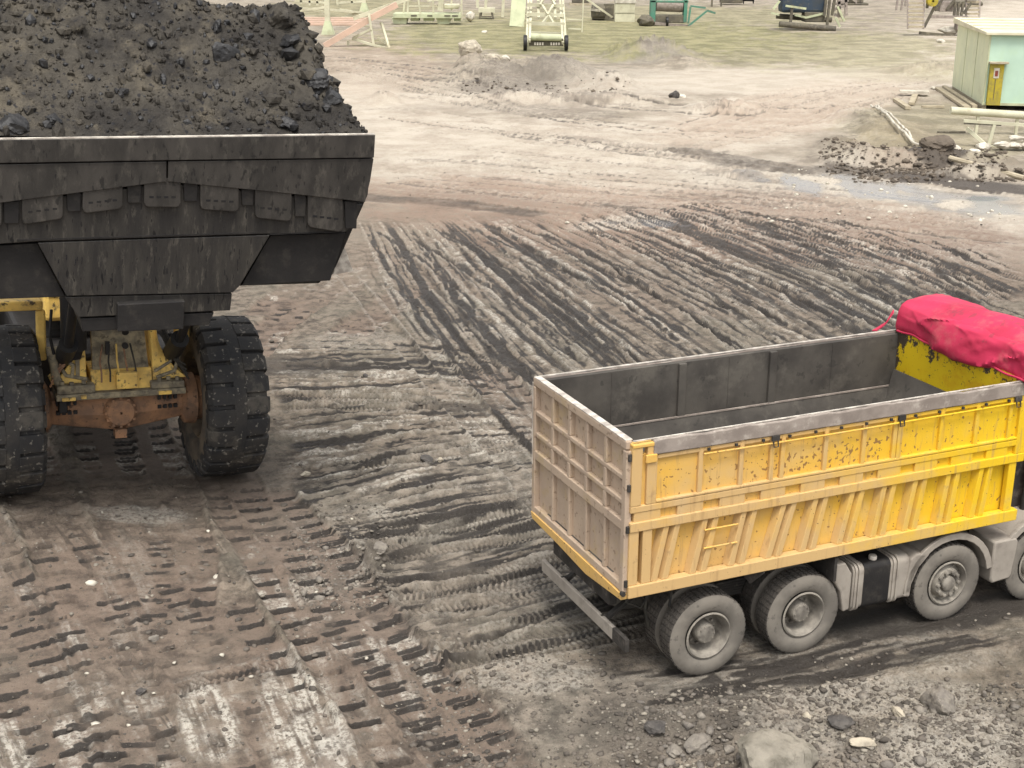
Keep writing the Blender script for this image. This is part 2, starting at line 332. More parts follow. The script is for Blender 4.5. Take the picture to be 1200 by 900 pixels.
def lug_pass(px,w=1.02,pitch=.43,depth=.065,phase=0,fade=.5,bar=.13,world=None):
    P=worldpath(px) if world is None else world
    idx,S,T=st_coords(P,w/2+.15)
    if len(idx)==0: return
    T=T+warp[idx]*.14+(nclod[idx]-.5)*.10; e=endfade(S,fade)*(.55+.6*sst(.3,.6,n_big[idx])); a=np.abs(T); jit=(vn(S/pitch*1.0,np.sign(T)*3+7,55)-.5)
    ph=(S/pitch+np.where(T>0,.5,0)+phase+a*.10+warp[idx]*.25+(nclod[idx]-.5)*.11+(nfine[idx]-.5)*.08)%1.
    col=sst(.11,.15,a)*sst(w/2+.03,w/2-.05,a)
    bar_=sst(0,.10,ph)*sst(bar+.16,bar-.04,ph)       # steep edge, sloping edge
    slit_shade=np.maximum(sst(.93,.98,ph),sst(bar+.06,bar-.03,ph))*sst(.22,.42,n_mid[idx]+.3*(nclod[idx]-.5))  # shade of the deep tread slits, painted into the soil colour
    inside=sst(w/2+.03,w/2-.06,a)
    H[idx]=H[idx]*(1-.65*inside*e)-.045*inside*e - depth*.9*bar_*col*e*(.6+.7*n_mid[idx])
    H[idx]+=.045*sst(w/2-.04,w/2+.03,a)*sst(w/2+.15,w/2+.05,a)*e*sst(.4,.7,nclod[idx]*.5+n_mid[idx]*.5)
    dark[idx]=np.maximum(dark[idx],.92*slit_shade*col*e*(.55+.5*n_mid[idx]+.5*(nclod[idx]-.5))); red[idx]=np.maximum(red[idx],.55*inside*e)
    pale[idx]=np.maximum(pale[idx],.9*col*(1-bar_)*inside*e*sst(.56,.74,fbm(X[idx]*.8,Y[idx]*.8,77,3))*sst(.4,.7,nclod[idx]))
def chev_pass(px,w=.26,depth=.03,fade=.6,pitch=.085,lanes=(0,),world=None,dk=.5,sink=.03):
    P=worldpath(px) if world is None else world
    for off in lanes:
        idx,S,T=st_coords(P,abs(off)+w/2+.12)
        if len(idx)==0: return
        T=T-off; k=np.abs(T)<w/2+.12; idx,S,T=idx[k],S[k],T[k]
        e=endfade(S,fade); a=np.abs(T); inside=sst(w/2+.02,w/2-.03,a)
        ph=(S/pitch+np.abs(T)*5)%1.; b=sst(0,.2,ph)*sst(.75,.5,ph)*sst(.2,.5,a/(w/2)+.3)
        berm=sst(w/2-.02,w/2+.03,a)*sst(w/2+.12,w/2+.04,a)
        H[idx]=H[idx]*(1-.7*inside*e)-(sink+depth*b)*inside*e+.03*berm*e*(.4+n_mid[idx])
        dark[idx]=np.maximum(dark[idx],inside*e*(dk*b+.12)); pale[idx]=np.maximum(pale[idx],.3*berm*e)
def rut(P,w,depth,berm=.5,dk=.6,fade=1.,seed=0,tread=0):
    idx,S,T=st_coords(P,w*1.1)
    if len(idx)==0: return
    T=T+(vn(S*.9,S*0+seed,91)-.5)*w*.5
    e=endfade(S,fade)*(.45+.8*vn(S*.5,S*0+seed,92)); a=np.abs(T)/(w/2)
    g=np.exp(-(a*1.25)**4); bm=np.exp(-((a-1.35)/.38)**2)
    tr=1.
    if tread: tr=.6+.6*(((S/tread+a*.5)%1.)<.5)
    rag=vn(S*2.2+seed,T*16+seed*3,93)*.6+nclod[idx]*.4; lift=vn(S*1.3,S*0+seed,94)
    H[idx]+=(-depth*g*tr*(.6+.8*rag)+depth*berm*bm*(.3+1.4*lift))*e+(nclod[idx]-.5)*.035*(g+bm)*e
    dark[idx]=np.maximum(dark[idx],g*min(1.,dk*1.35)*sst(.30,.62,rag+.35*(e-.6))*tr*np.minimum(1,e*1.6)); pale[idx]=np.maximum(pale[idx],.55*bm*e*lift)  # groove floor: mud tone plus relief shade put into the colour
def bundle(A,B,n,w,depth,dk=.6,jit=.5,seed=0,part=.5,tread=0):
    A=worldpath(A)[:,:2]; B=worldpath(B)[:,:2]; m=40
    def rs(P):
        d=np.r_[0,np.cumsum(np.hypot(*np.diff(P,axis=0).T))]; t=np.linspace(0,d[-1],m); return np.c_[np.interp(t,d,P[:,0]),np.interp(t,d,P[:,1])]
    A=rs(A);B=rs(B); r=np.random.RandomState(seed)
    for i in range(n):
        k=(i+r.uniform(-jit,jit))/(n-1); k2=k+r.uniform(-.06,.06)
        t=np.linspace(0,1,m)[:,None]; P=A+(B-A)*(k+(k2-k)*t)
        if r.rand()<part: a=r.randint(0,m//2); b=r.randint(a+m//4,m); P=P[a:b]
        rut(P,r.uniform(*w),r.uniform(*depth),dk=dk*r.uniform(.5,1.2),seed=seed*100+i,fade=1.5,tread=tread if r.rand()<.5 else 0)
# a field of fine ridges that run from one edge curve to the other
def field(A,B,lines,amp,dk,seed,long=5.,edge=.06,pl=.5,lo=.0,bias=0.):
    A=worldpath(A)[:,:2]; B=worldpath(B)[:,:2]; m=60
    def rs(P):
        d=np.r_[0,np.cumsum(np.hypot(*np.diff(P,axis=0).T))]; t=np.linspace(0,d[-1],m); return np.c_[np.interp(t,d,P[:,0]),np.interp(t,d,P[:,1])],d[-1]
    A,la=rs(A); B,lb=rs(B); L_=(la+lb)/2
    # invert (k,s)->(x,y) by fixed-point steps on a coarse raster of the area
    P=np.vstack([A,B]); x0,y0=P.min(0)-.5; x1,y1=P.max(0)+.5
    idx=np.nonzero(inP&(X>x0)&(X<x1)&(Y>y0)&(Y<y1))[0]; x,y=X[idx],Y[idx]
    W=B-A; wn=np.maximum((W**2).sum(1),1e-6); best=np.full(len(idx),1e9); K=np.zeros(len(idx)); Sx=np.zeros(len(idx))
    for i in range(m):       # distance to each cross line A(s)-B(s); keep the nearest two by blending
        rx,ry=x-A[i,0],y-A[i,1]; k=(rx*W[i,0]+ry*W[i,1])/wn[i]; kc=np.clip(k,-.05,1.05); ex,ey=rx-kc*W[i,0],ry-kc*W[i,1]; q=ex*ex+ey*ey
        nx_,ny_=-W[i,1],W[i,0]; sd=(ex*nx_+ey*ny_)/np.sqrt(wn[i])
        j=min(i+1,m-1); j0=max(i-1,0); T_=(A[j]+(B[j]-A[j])*kc[:,None])-(A[j0]+(B[j0]-A[j0])*kc[:,None]); tl=np.hypot(T_[:,0],T_[:,1])/(max(j-j0,1))+1e-6
        along=(ex*T_[:,0]+ey*T_[:,1])/(np.hypot(T_[:,0],T_[:,1])+1e-6)/tl
        # correct k for the drift of the cross direction
        Wj=(A[j]+(B[j]-A[j])*kc[:,None]); mm=q<best; best[mm]=q[mm]
        sv=(i+np.clip(along,-1.2,1.2))/(m-1.); 
        px_=A[i,0]+W[i,0]*kc; py_=A[i,1]+W[i,1]*kc; tx,ty=T_[:,0]/(np.hypot(T_[:,0],T_[:,1])+1e-6),T_[:,1]/(np.hypot(T_[:,0],T_[:,1])+1e-6)
        lat=(x-px_)*(-ty)+(y-py_)*tx; den=W[i,0]*(-ty)+W[i,1]*tx; kk=kc+lat/np.where(np.abs(den)<.3,.3*np.sign(den+1e-9),den)
        K[mm]=kk[mm]; Sx[mm]=sv[mm]
    width=np.sqrt(wn).mean(); sm=Sx*L_/long
    ok=sst(-.01,edge,K+.06*wx[idx])*sst(1.01,1-edge,K+.06*wx[idx])*sst(0,.10,Sx+.12*wy[idx])*sst(1.,.90,Sx+.12*wy[idx])
    kw=K*lines+warp[idx]*.7+.8*(vn(K*5+seed,Sx*5,seed)-.5)
    v=.45*vn(kw,sm,seed)+.33*vn(kw*2.1+9,sm*1.5,seed+1)+.22*vn(kw*4.3+5,sm*2.6,seed+2)
    patch=sst(.28,.62,vn(K*4+seed,Sx*5,seed+3)*.6+n_mid[idx]*.4+bias)
    e=ok*(lo+(1-lo)*patch)
    H[idx]+=((v-.5)*amp*2.2+(nclod[idx]-.5)*.03)*e
    dark[idx]=np.maximum(dark[idx],dk*sst(.50,.36,v+.22*(nclod[idx]-.5))*e)
    pale[idx]=np.maximum(pale[idx],pl*sst(.56,.70,v)*e*sst(.35,.6,nclod[idx]))
field([(405,255),(450,360),(530,470),(650,585)],[(830,232),(960,262),(1100,300),(1230,352)],92,.045,1.,201,9.,.05,.9,.5,.08)
field([(640,250),(760,330),(860,400),(960,450)],[(980,250),(1080,280),(1160,310),(1240,345)],44,.045,.95,202,8.,.08,.9,.45,.05)
field([(300,392),(400,392),(500,396),(590,420)],[(330,610),(470,585),(660,545)],50,.065,1.,203,2.0,.05,.9,.55,.10)
field([(330,600),(480,580),(650,545)],[(480,800),(640,765),(880,700)],38,.055,1.,204,2.2,.06,.7,.45,.06)
field([(425,128),(700,150),(900,178),(1230,222)],[(425,222),(700,245),(900,255),(1230,295)],34,.028,.5,205,9.,.08,.5,.3)
field([(430,70),(640,100),(850,112),(1110,80)],[(430,140),(640,168),(850,190),(1110,105)],20,.06,.55,206,7.,.1,.5,.3)
field([(660,800),(900,755),(1230,700)],[(720,860),(950,812),(1230,770)],12,.04,.7,207,3.,.1,.3,.3)
field([(-60,600),(30,740),(120,920)],[(330,600),(450,740),(640,930)],34,.030,.55,208,1.2,.04,.35,.3)
# diagonal fans of turning marks
bundle([(418,268),(470,370),(545,470),(640,575)],[(820,238),(960,268),(1100,305),(1215,352)],34,(.10,.30),(.03,.06),.9,.7,1,.35)
bundle([(420,262),(520,330),(600,420),(660,500)],[(700,262),(820,300),(960,350),(1080,410)],22,(.10,.26),(.02,.05),.8,.8,2,.6)
bundle([(900,275),(1000,330),(1100,395),(1200,440)],[(1050,262),(1120,280),(1170,300),(1230,320)],16,(.15,.4),(.03,.06),.85,.7,3,.6)
bundle([(410,235),(700,255),(950,262),(1220,300)],[(430,215),(700,232),(950,240),(1220,262)],7,(.3,.8),(.02,.04),.25,.7,4,.5)
# horizontal marks between loader and lorry
bundle([(300,398),(400,396),(500,402),(560,420)],[(340,600),(470,580),(640,545)],30,(.10,.24),(.045,.085),1.,.7,5,.7)
bundle([(360,640),(500,610),(640,575)],[(480,790),(640,755),(860,690)],24,(.10,.28),(.04,.08),1.,.7,6,.6,tread=.09)
bundle([(640,800),(900,760),(1210,690)],[(720,850),(950,800),(1210,745)],12,(.25,.6),(.03,.06),.6,.7,7,.5)
# haul road lines
bundle([(430,135),(700,165),(900,190),(1230,232)],[(430,215),(700,240),(900,252),(1230,290)],40,(.2,.6),(.02,.045),.42,.7,8,.7)
bundle([(440,80),(640,105),(850,120),(1000,118)],[(430,140),(640,170),(850,200),(960,210)],26,(.3,.8),(.03,.06),.5,.7,9,.7)
bundle([(780,140),(900,110),(1000,95),(1110,85)],[(800,185),(930,150),(1040,118),(1110,100)],22,(.3,.7),(.03,.06),.45,.7,10,.6)
bundle([(360,75),(500,110),(620,140)],[(350,60),(480,70),(600,85)],20,(.3,.8),(.03,.07),.5,.7,11,.7)
for k in range(5):
    chev_pass([(430,170+k*13),(640,196+k*13),(860,226+k*12),(1220,262+k*12)],.5,.035,2,.33,dk=.3,sink=.01)
# truck-tyre prints with fine chevrons
for a,b,c in (((315,462),(430,466),(530,473)),((315,474),(430,478),(530,480)),((440,700),(570,683),(740,655)),((450,722),(580,706),(740,684)),((470,790),(600,768),(780,735)),
              ((420,632),(560,612),(660,590)),((400,545),(520,535),(640,512)),((560,600),(620,590),(690,574)),((430,655),(560,640),(680,618))):
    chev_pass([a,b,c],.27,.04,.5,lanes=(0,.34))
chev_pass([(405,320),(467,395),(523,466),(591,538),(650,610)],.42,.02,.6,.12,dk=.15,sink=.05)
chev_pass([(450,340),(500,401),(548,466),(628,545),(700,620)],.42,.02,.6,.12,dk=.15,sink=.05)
# loader prints
LO=np.array([-6.383,20.449]); LYAW=.444
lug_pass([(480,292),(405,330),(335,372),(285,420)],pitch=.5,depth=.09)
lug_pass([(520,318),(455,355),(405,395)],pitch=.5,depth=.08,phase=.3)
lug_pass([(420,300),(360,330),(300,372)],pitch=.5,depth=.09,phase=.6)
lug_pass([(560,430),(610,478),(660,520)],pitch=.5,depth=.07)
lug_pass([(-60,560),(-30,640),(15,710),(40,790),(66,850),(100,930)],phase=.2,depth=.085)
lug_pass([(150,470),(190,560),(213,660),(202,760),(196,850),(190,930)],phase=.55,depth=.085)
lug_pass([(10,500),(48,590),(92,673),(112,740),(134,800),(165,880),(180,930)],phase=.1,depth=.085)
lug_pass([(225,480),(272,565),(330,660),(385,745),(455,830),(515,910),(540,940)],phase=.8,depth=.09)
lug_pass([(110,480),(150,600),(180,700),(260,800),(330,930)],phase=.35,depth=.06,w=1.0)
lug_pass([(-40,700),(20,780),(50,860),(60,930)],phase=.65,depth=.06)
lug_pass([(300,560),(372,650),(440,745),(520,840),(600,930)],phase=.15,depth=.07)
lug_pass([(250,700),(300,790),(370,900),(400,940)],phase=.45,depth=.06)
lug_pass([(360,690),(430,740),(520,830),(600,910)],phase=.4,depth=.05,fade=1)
# two smeared places where the prints are wiped out
for (cx,cy,rx,ry,an) in ((245,850,34,60,-20),(365,862,52,80,-25),(5,885,36,40,0),(300,800,60,14,-8)):
    dx,dy=PX-cx,PY-cy; c_,s_=math.cos(R(an)),math.sin(R(an)); d=np.sqrt(((c_*dx+s_*dy)/rx)**2+((-s_*dx+c_*dy)/ry)**2)+1.1*wx+.9*(n_mid-.5)+.4*(nclod-.5)
    k=.85*sst(1.25,.6,d)*inP; H=H*(1-.8*k)+k*(.02*(fbm((c_*dx+s_*dy)*.22,(-s_*dx+c_*dy)*.03,141,3)-.5)-.02); dark*=1-.85*k; red*=1-.7*k
# cross joint of finer tread at the bottom
chev_pass([(180,812),(260,790),(355,768)],.30,.04,.4)
# ---- soil tones, machine shade and road sheen painted into the colour, ragged by noise
def blob(layer,cx,cy,rx,ry,amt,ang=0,soft=.5,ragged=.6):
    dx,dy=PX-cx,PY-cy
    if ang: c,s=math.cos(R(ang)),math.sin(R(ang)); dx,dy=c*dx+s*dy,-s*dx+c*dy
    d=np.sqrt((dx/rx)**2+(dy/ry)**2)+ragged*(wx+ .7*(n_mid-.5)+.35*(nclod-.5))
    v=amt*sst(1+soft/2,1-soft/2,d)*inP; np.maximum(layer,v,out=layer)
for a in ((242,838,30,46,1.2,-20),(360,850,46,80,1.2,-25),(10,875,34,42,1.1,0),(430,752,24,10,.8),(170,600,60,10,.5),(85,770,22,40,.7),(345,690,26,16,.6),(445,600,14,10,.5),(345,770,50,16,.5,-8),(470,790,40,22,.4,0),(620,790,70,20,.45,0),(900,745,60,14,.4),(1010,815,150,26,.45),
          (1120,870,90,50,.5),(940,855,70,40,.35),(722,262,60,8,.8,-4),(560,110,110,18,.5),(900,95,180,14,.65),(760,90,110,10,.6),(1010,220,100,13,.95,8),(1130,240,90,9,.9,8),(600,170,260,26,.35,5),  # pale blobs along the wet road paint its sheen into the colour
          (980,110,90,12,.4),(1185,30,60,30,.5),(430,110,60,30,.5),(700,205,240,12,.3,5),(150,700,30,60,.25),(420,400,60,12,.25),(575,388,60,10,.3)): blob(pale,*a)
for a in ((800,262,420,44,1.,3),(640,240,280,30,.8,3),(1100,300,140,40,.6,10),(930,130,150,26,.5,-12),(440,80,80,40,.4),(150,760,150,110,.3),(640,300,300,70,.3,8),(1060,175,60,30,.3),(460,830,80,60,.4)): blob(red,*a)
for a in ((1010,225,210,32,.9,6),(1130,250,150,24,.8,6),(900,840,300,60,.35),(1100,870,200,60,.45),(560,640,260,120,.3),(690,100,120,20,.5),(760,66,60,9,.6)): blob(grey,*a)
for a in ((700,44,260,24,.95),(560,40,110,22,.8),(960,58,170,22,.65),(1060,80,110,16,.45),(430,10,90,14,.7),(760,20,240,14,.6),(1085,150,90,30,.35),(1130,165,80,26,.3)): blob(green,*a,ragged=.9)
for a in ((640,130,90,8,.5,3),(790,850,110,45,.5),(1100,722,170,26,.75,-6),(900,770,120,18,.5,-8),(160,520,200,60,.5),(440,655,36,24,.45),(400,222,90,10,.35),(900,194,100,5,.6,5),(600,100,70,12,.55),(660,88,60,10,.5),(430,232,60,6,.6,3),(1130,216,120,6,.9,7),(1000,200,60,5,.7,6),  # dark mud, plus lorry and loader shade painted into the soil
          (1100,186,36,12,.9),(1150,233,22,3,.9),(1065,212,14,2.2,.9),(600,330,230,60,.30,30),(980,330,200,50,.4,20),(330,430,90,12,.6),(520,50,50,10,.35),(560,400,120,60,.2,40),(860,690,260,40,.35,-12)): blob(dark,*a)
def paintpath(layer,px,w,amt,edge=.35):
    idx,S,T=st_coords(worldpath(px),w)
    if len(idx)==0: return
    a=np.abs(T)/(w/2)+.5*wx[idx]+.3*(n_mid[idx]-.5); v=amt*sst(1+edge,1-edge,a)*(.55+.6*n_mid[idx]); layer[idx]=np.maximum(layer[idx],v)
road=np.zeros(NV)
paintpath(road,[(380,170),(640,192),(900,218),(1260,262)],13.,1.); paintpath(road,[(560,150),(780,160),(900,132),(1010,102),(1130,86),(1260,60)],10.,1.); paintpath(road,[(380,110),(480,118),(600,122),(700,112),(830,96),(960,80),(1100,70)],9.,.8)
paintpath(road,[(1150,60),(1210,30),(1260,10)],20.,1.)
paintpath(dark,[(830,182),(930,198),(1040,205),(1120,212),(1230,228)],2.2,.75); paintpath(dark,[(960,185),(980,165),(1015,148),(1050,128)],1.6,.5); paintpath(dark,[(440,128),(560,126),(700,132)],1.5,.5)
paintpath(dark,[(430,232),(520,236),(600,246)],1.2,.7)
wet=np.zeros(NV)
for a in ((1010,222,110,14,1.,7),(1130,240,100,12,1.,7),(1150,233,40,4,1.),(930,212,70,8,.8,6),(1060,232,60,8,.8,6),(240,850,16,20,.4,20),(390,870,20,30,.4,20),(760,262,60,4,.5)): blob(wet,*a)
wet*=sst(.42,.58,fbm(X*.9,Y*.5,71,4)+.12*wet)
H*=1-.93*wet
# the wiped places are streaky, not solid
zz_=(PY>640)&(PX<560)&inP; ca_,sa_=math.cos(R(-22)),math.sin(R(-22)); q1_=ca_*PX+sa_*PY; q2_=-sa_*PX+ca_*PY
stq=fbm(q1_*.16,q2_*.020,151,4,.6)*.62+nclod*.38
pale=np.where(zz_,pale*sst(.38,.62,stq),pale)
# mounds and berms, real relief
def mound(cx,cy,rx,ry,h,ang=0,lump=.5):
    g=gnd(cx,cy); sx=gnd(cx+rx,cy)[0]-g[0]; sy=abs(gnd(cx,cy-ry)[1]-g[1]); dx,dy=X-g[0],Y-g[1]
    if ang: c,s=math.cos(R(ang)),math.sin(R(ang)); dx,dy=c*dx+s*dy,-s*dx+c*dy
    d=np.sqrt((dx/sx)**2+(dy/sy)**2)+.5*(n_mid-.5)+.3*wx
    global H; v=sst(1.1,.1,d); H=H+h*1.5*v*(1-lump+lump*2*(nclod*.5+.5*n_mid))*inP; dark[:]=np.maximum(dark,.62*v*inP*sst(.42,.62,nclod*.5+n_mid*.5)); rough[:]=np.maximum(rough,v*inP)
for a in ((575,88,60,14,.55),(650,88,60,12,.7),(715,100,40,8,.5),(760,66,64,6,.6),(590,118,60,6,.25),(850,128,60,6,.3),(550,80,20,6,.4),(800,75,40,6,.35),(450,118,30,6,.3),(1090,190,120,7,.35),(1000,190,60,6,.3),
          (1150,205,80,5,.25),(1020,145,50,22,.3),(990,175,30,14,.25),(870,205,40,4,.15),(1100,84,60,5,.4),(700,118,120,5,.3),(440,660,22,10,.12),(850,850,140,30,.10),(1050,870,100,30,.08)): mound(*a)
mound(770,64,64,4,.35,lump=.95)
# level ground under the loader follows its lean
LAX=np.array([math.cos(LYAW),math.sin(LYAW)]); sdx=X-LO[0]; sdy=Y-LO[1]; sax=sdx*LAX[0]+sdy*LAX[1]; rr=np.hypot(sdx,sdy)
H+= -.072*sax*sst(5.,2.2,rr)
# calmer soil right under the lorry's wheels
TP=np.array([1.3105,13.964]); TYAW=.411; tu=np.array([math.cos(TYAW),math.sin(TYAW)]); tv=np.array([-tu[1],tu[0]])
ta=(X-TP[0])*tu[0]+(Y-TP[1])*tu[1]; tb=(X-TP[0])*tv[0]+(Y-TP[1])*tv[1]
k=sst(1.1,.4,np.abs(tb-1.25)-1.2)*sst(-.6,.4,ta)*sst(10,8.6,ta); H*=1-.75*k
H[~inP]*=0; far=sst(200,260,Y); H*=1-far
gi=np.arange(nr*nc).reshape(nr,nc); F=np.stack([gi[:-1,:-1],gi[:-1,1:],gi[1:,1:],gi[1:,:-1]],-1).reshape(-1,4)
HG=H.reshape(nr,nc)
def ground_h(x,y):
    j=int(np.clip(np.searchsorted(Ys,y),1,nr-1)); u=x/max(y,9.6); i=int(np.clip(np.searchsorted(us,u),1,nc-1)); return float(HG[j,i])
# ground material
m=bpy.data.materials.new('ground_soil'); m.use_nodes=True; N=m.node_tree.nodes; L=m.node_tree.links; p=N['Principled BSDF']
tc=N.new('ShaderNodeNewGeometry')
def nz(s,d=6,ro=.6,st=None):
    t=N.new('ShaderNodeTexNoise'); t.inputs['Scale'].default_value=s; t.inputs['Detail'].default_value=d; t.inputs['Roughness'].default_value=ro
    if st: mp=N.new('ShaderNodeMapping'); mp.inputs['Scale'].default_value=st; L.new(tc.outputs['Position'],mp.inputs[0]); L.new(mp.outputs[0],t.inputs['Vector'])
    else: L.new(tc.outputs['Position'],t.inputs['Vector'])
    return t.outputs['Fac']
def rmp(f,lo,hi,a=0,b=1):
    r=N.new('ShaderNodeMapRange'); r.interpolation_type='SMOOTHSTEP'
    for k,v in (('From Min',lo),('From Max',hi),('To Min',a),('To Max',b)): r.inputs[k].default_value=v
    L.new(f,r.inputs['Value']); return r.outputs[0]
def mx(f,a,b):
    x=N.new('ShaderNodeMix'); x.data_type='RGBA'
    for s_,v in ((x.inputs[0],f),(x.inputs[6],a),(x.inputs[7],b)):
        if isinstance(v,(int,float)): s_.default_value=v
        elif isinstance(v,tuple): s_.default_value=(*v,1)
        else: L.new(v,s_)
    return x.outputs[2]
def mt(op,a,b):
    x=N.new('ShaderNodeMath'); x.operation=op
    for s_,v in ((x.inputs[0],a),(x.inputs[1],b)):
        if isinstance(v,(int,float)): s_.default_value=v
        else: L.new(v,s_)
    return x.outputs[0]
def att(n_): a=N.new('ShaderNodeAttribute'); a.attribute_name=n_; return a.outputs['Fac']
n1=nz(.5,8,.62); n2=nz(3.2,8,.68); n3=nz(17,6,.7); n4=nz(60,3,.6)
near=mx(rmp(n2,.34,.66),(.066,.054,.043),(.245,.203,.158))
near=mx(rmp(n1,.45,.62,0,.45),near,(.15,.135,.105))
farc=mx(rmp(n1,.38,.62),(.215,.185,.142),(.38,.332,.262))
farc=mx(rmp(n2,.40,.64,0,.6),farc,(.20,.165,.125))
c=mx(att('dist'),near,farc)
c=mx(mt('MULTIPLY',att('grey'),.8),c,mx(rmp(n2,.35,.65),(.14,.13,.112),(.30,.275,.235)))
c=mx(mt('MULTIPLY',att('road'),.85),c,mx(rmp(n1,.40,.62),mx(rmp(n2,.35,.65),(.34,.285,.225),(.46,.395,.32)),(.50,.445,.37)))
redc=mx(att('dist'),(.175,.122,.094),(.36,.262,.195))
c=mx(mt('MULTIPLY',att('red'),rmp(n2,.3,.62,.35,.95)),c,redc)
c=mx(mt('MULTIPLY',att('green'),rmp(n2,.30,.60,.45,1.)),c,mx(rmp(n1,.40,.60),(.165,.16,.075),(.27,.25,.12)))
c=mx(mt('MULTIPLY',att('pale'),rmp(n3,.40,.58,.15,1.)),c,mx(att('dist'),(.50,.465,.40),(.54,.48,.395)))
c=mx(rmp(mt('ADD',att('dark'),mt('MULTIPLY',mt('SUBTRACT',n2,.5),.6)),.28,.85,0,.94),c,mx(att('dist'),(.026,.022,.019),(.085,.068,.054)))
c=mx(rmp(n3,.52,.70,0,.45),c,mx(.5,c,(.05,.042,.036)))
c=mx(mt('MULTIPLY',rmp(n4,.66,.72),.5),c,(.42,.38,.32))
c=mx(mt('MULTIPLY',rmp(nz(38,3,.6),.62,.68),.6),c,(.035,.03,.027))
L.new(c,p.inputs['Base Color'])
c=mx(mt('MULTIPLY',att('wet'),.55),c,(.09,.08,.07))
L.new(c,p.inputs['Base Color']); rg=rmp(att('dark'),.3,.9,.92,.55); rg2=mt('SUBTRACT',rg,mt('MULTIPLY',att('wet'),.72)); mxr=mt('MAXIMUM',rg2,.10); L.new(mxr,p.inputs['Roughness']); L.new(mt('ADD',.3,mt('MULTIPLY',att('wet'),.5)),p.inputs['Specular IOR Level'])
b1=N.new('ShaderNodeBump'); L.new(mt('SUBTRACT',1.0,mt('MULTIPLY',att('wet'),.92)),b1.inputs['Strength']); b1.inputs['Distance'].default_value=.035; L.new(n3,b1.inputs['Height'])
b2=N.new('ShaderNodeBump'); L.new(mt('SUBTRACT',.6,mt('MULTIPLY',att('wet'),.55)),b2.inputs['Strength']); b2.inputs['Distance'].default_value=.012; L.new(n4,b2.inputs['Height']); L.new(b1.outputs[0],b2.inputs['Normal'])
L.new(b2.outputs[0],p.inputs['Normal'])
dist=sst(30,60,Y+wx*14+PX*0)
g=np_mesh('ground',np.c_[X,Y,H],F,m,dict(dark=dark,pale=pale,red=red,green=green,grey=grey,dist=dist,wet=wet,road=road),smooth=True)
tag(g,None,None,kind='structure')
# loose gravel: one uncountable mass
def scatter(name,label,n,region,size,m,seed):
    r=np.random.RandomState(seed); P=[]
    for (x0,x1,y0,y1,wt) in region:
        k=int(n*wt); P.append(np.c_[r.uniform(x0,x1,k),r.uniform(y0,y1,k)])
    P=np.vstack(P); G=np.array([gnd(*q) for q in P]); keep=np.hypot(G[:,0],G[:,1])<80
    # never under the tyres of lorry and loader
    a=(G[:,0]-TP[0])*tu[0]+(G[:,1]-TP[1])*tu[1]; b=(G[:,0]-TP[0])*tv[0]+(G[:,1]-TP[1])*tv[1]
    keep&=~((a>.4)&(a<9)&(b>-.1)&(b<2.7)); G=G[keep]; n=len(G)
    z=np.array([ground_h(q[0],q[1]) for q in G])
    s=size*np.minimum(np.exp(r.normal(0,.6,n)),3.2); V=ICO0[None]*(1+r.uniform(-.35,.35,(n,len(ICO0),1)))
    sc3=np.stack([s*r.uniform(.7,1.5,n),s*r.uniform(.7,1.3,n),s*r.uniform(.4,.8,n)],-1); V=V*sc3[:,None]
    t=r.uniform(0,6.28,n); c_,s_=np.cos(t)[:,None],np.sin(t)[:,None]; x=V[...,0]*c_-V[...,1]*s_; y=V[...,0]*s_+V[...,1]*c_
    V=np.stack([x+G[:,0,None],y+G[:,1,None],V[...,2]+z[:,None]+s[:,None]*.2],-1).reshape(-1,3)
    Fc=(ICF0[None]+np.arange(n)[:,None,None]*len(ICO0)).reshape(-1,3)
    return tag(np_mesh(name,V,Fc,m),label,'gravel',kind='stuff')
gm_l=M('gravel_pale',(.30,.27,.22),(.19,.17,.14),.9,scale=1.5,bump=.3,bscale=40); gm_d=M('gravel_dark',(.075,.066,.056),(.14,.12,.10),.9,scale=1.5,bump=.3,bscale=40)
reg=[(-60,1260,560,905,.22),(720,1260,800,905,.28),(335,460,590,710,.07),(300,640,380,600,.03),(400,1200,200,420,.05),(480,720,760,900,.07)]
scatter('gravel','pale loose grit and small stones strewn over the yard',3600,reg,.011,gm_l,11)
scatter('gravel','dark loose crumbs of coal and mud strewn over the yard',8500,reg,.014,gm_d,12)
scatter('rubble','coarse clods in the rubble bank below the lorry',420,[(730,1230,810,905,.75),(350,450,590,700,.25)],.022,rockm,13)
scatter('rubble','far clods on the spoil banks beside the haul road',1600,[(540,740,72,112,.4),(700,830,60,72,.3),(960,1180,170,205,.3)],.04,mudm,14)
scatter('rubble','dark wet mud crumbs along the bank of the haul road',1000,[(1000,1210,198,214,.5),(960,1180,176,204,.5)],.04,mudm,16)
scatter('gravel','white chips on the wet grey stretch of road',220,[(900,1180,200,262,.8),(560,760,255,275,.1),(100,500,600,860,.1)],.026,white,15)
# ================================================================ LORRY
LAB='four axle tipper lorry with an empty yellow box and a crumpled red tarp'
lorry=thing('tipper_truck',LAB,'dump truck',(1.3105,13.964,0),TYAW)
BL,BW,Z0,ZT=5.66,2.5,1.27,3.15
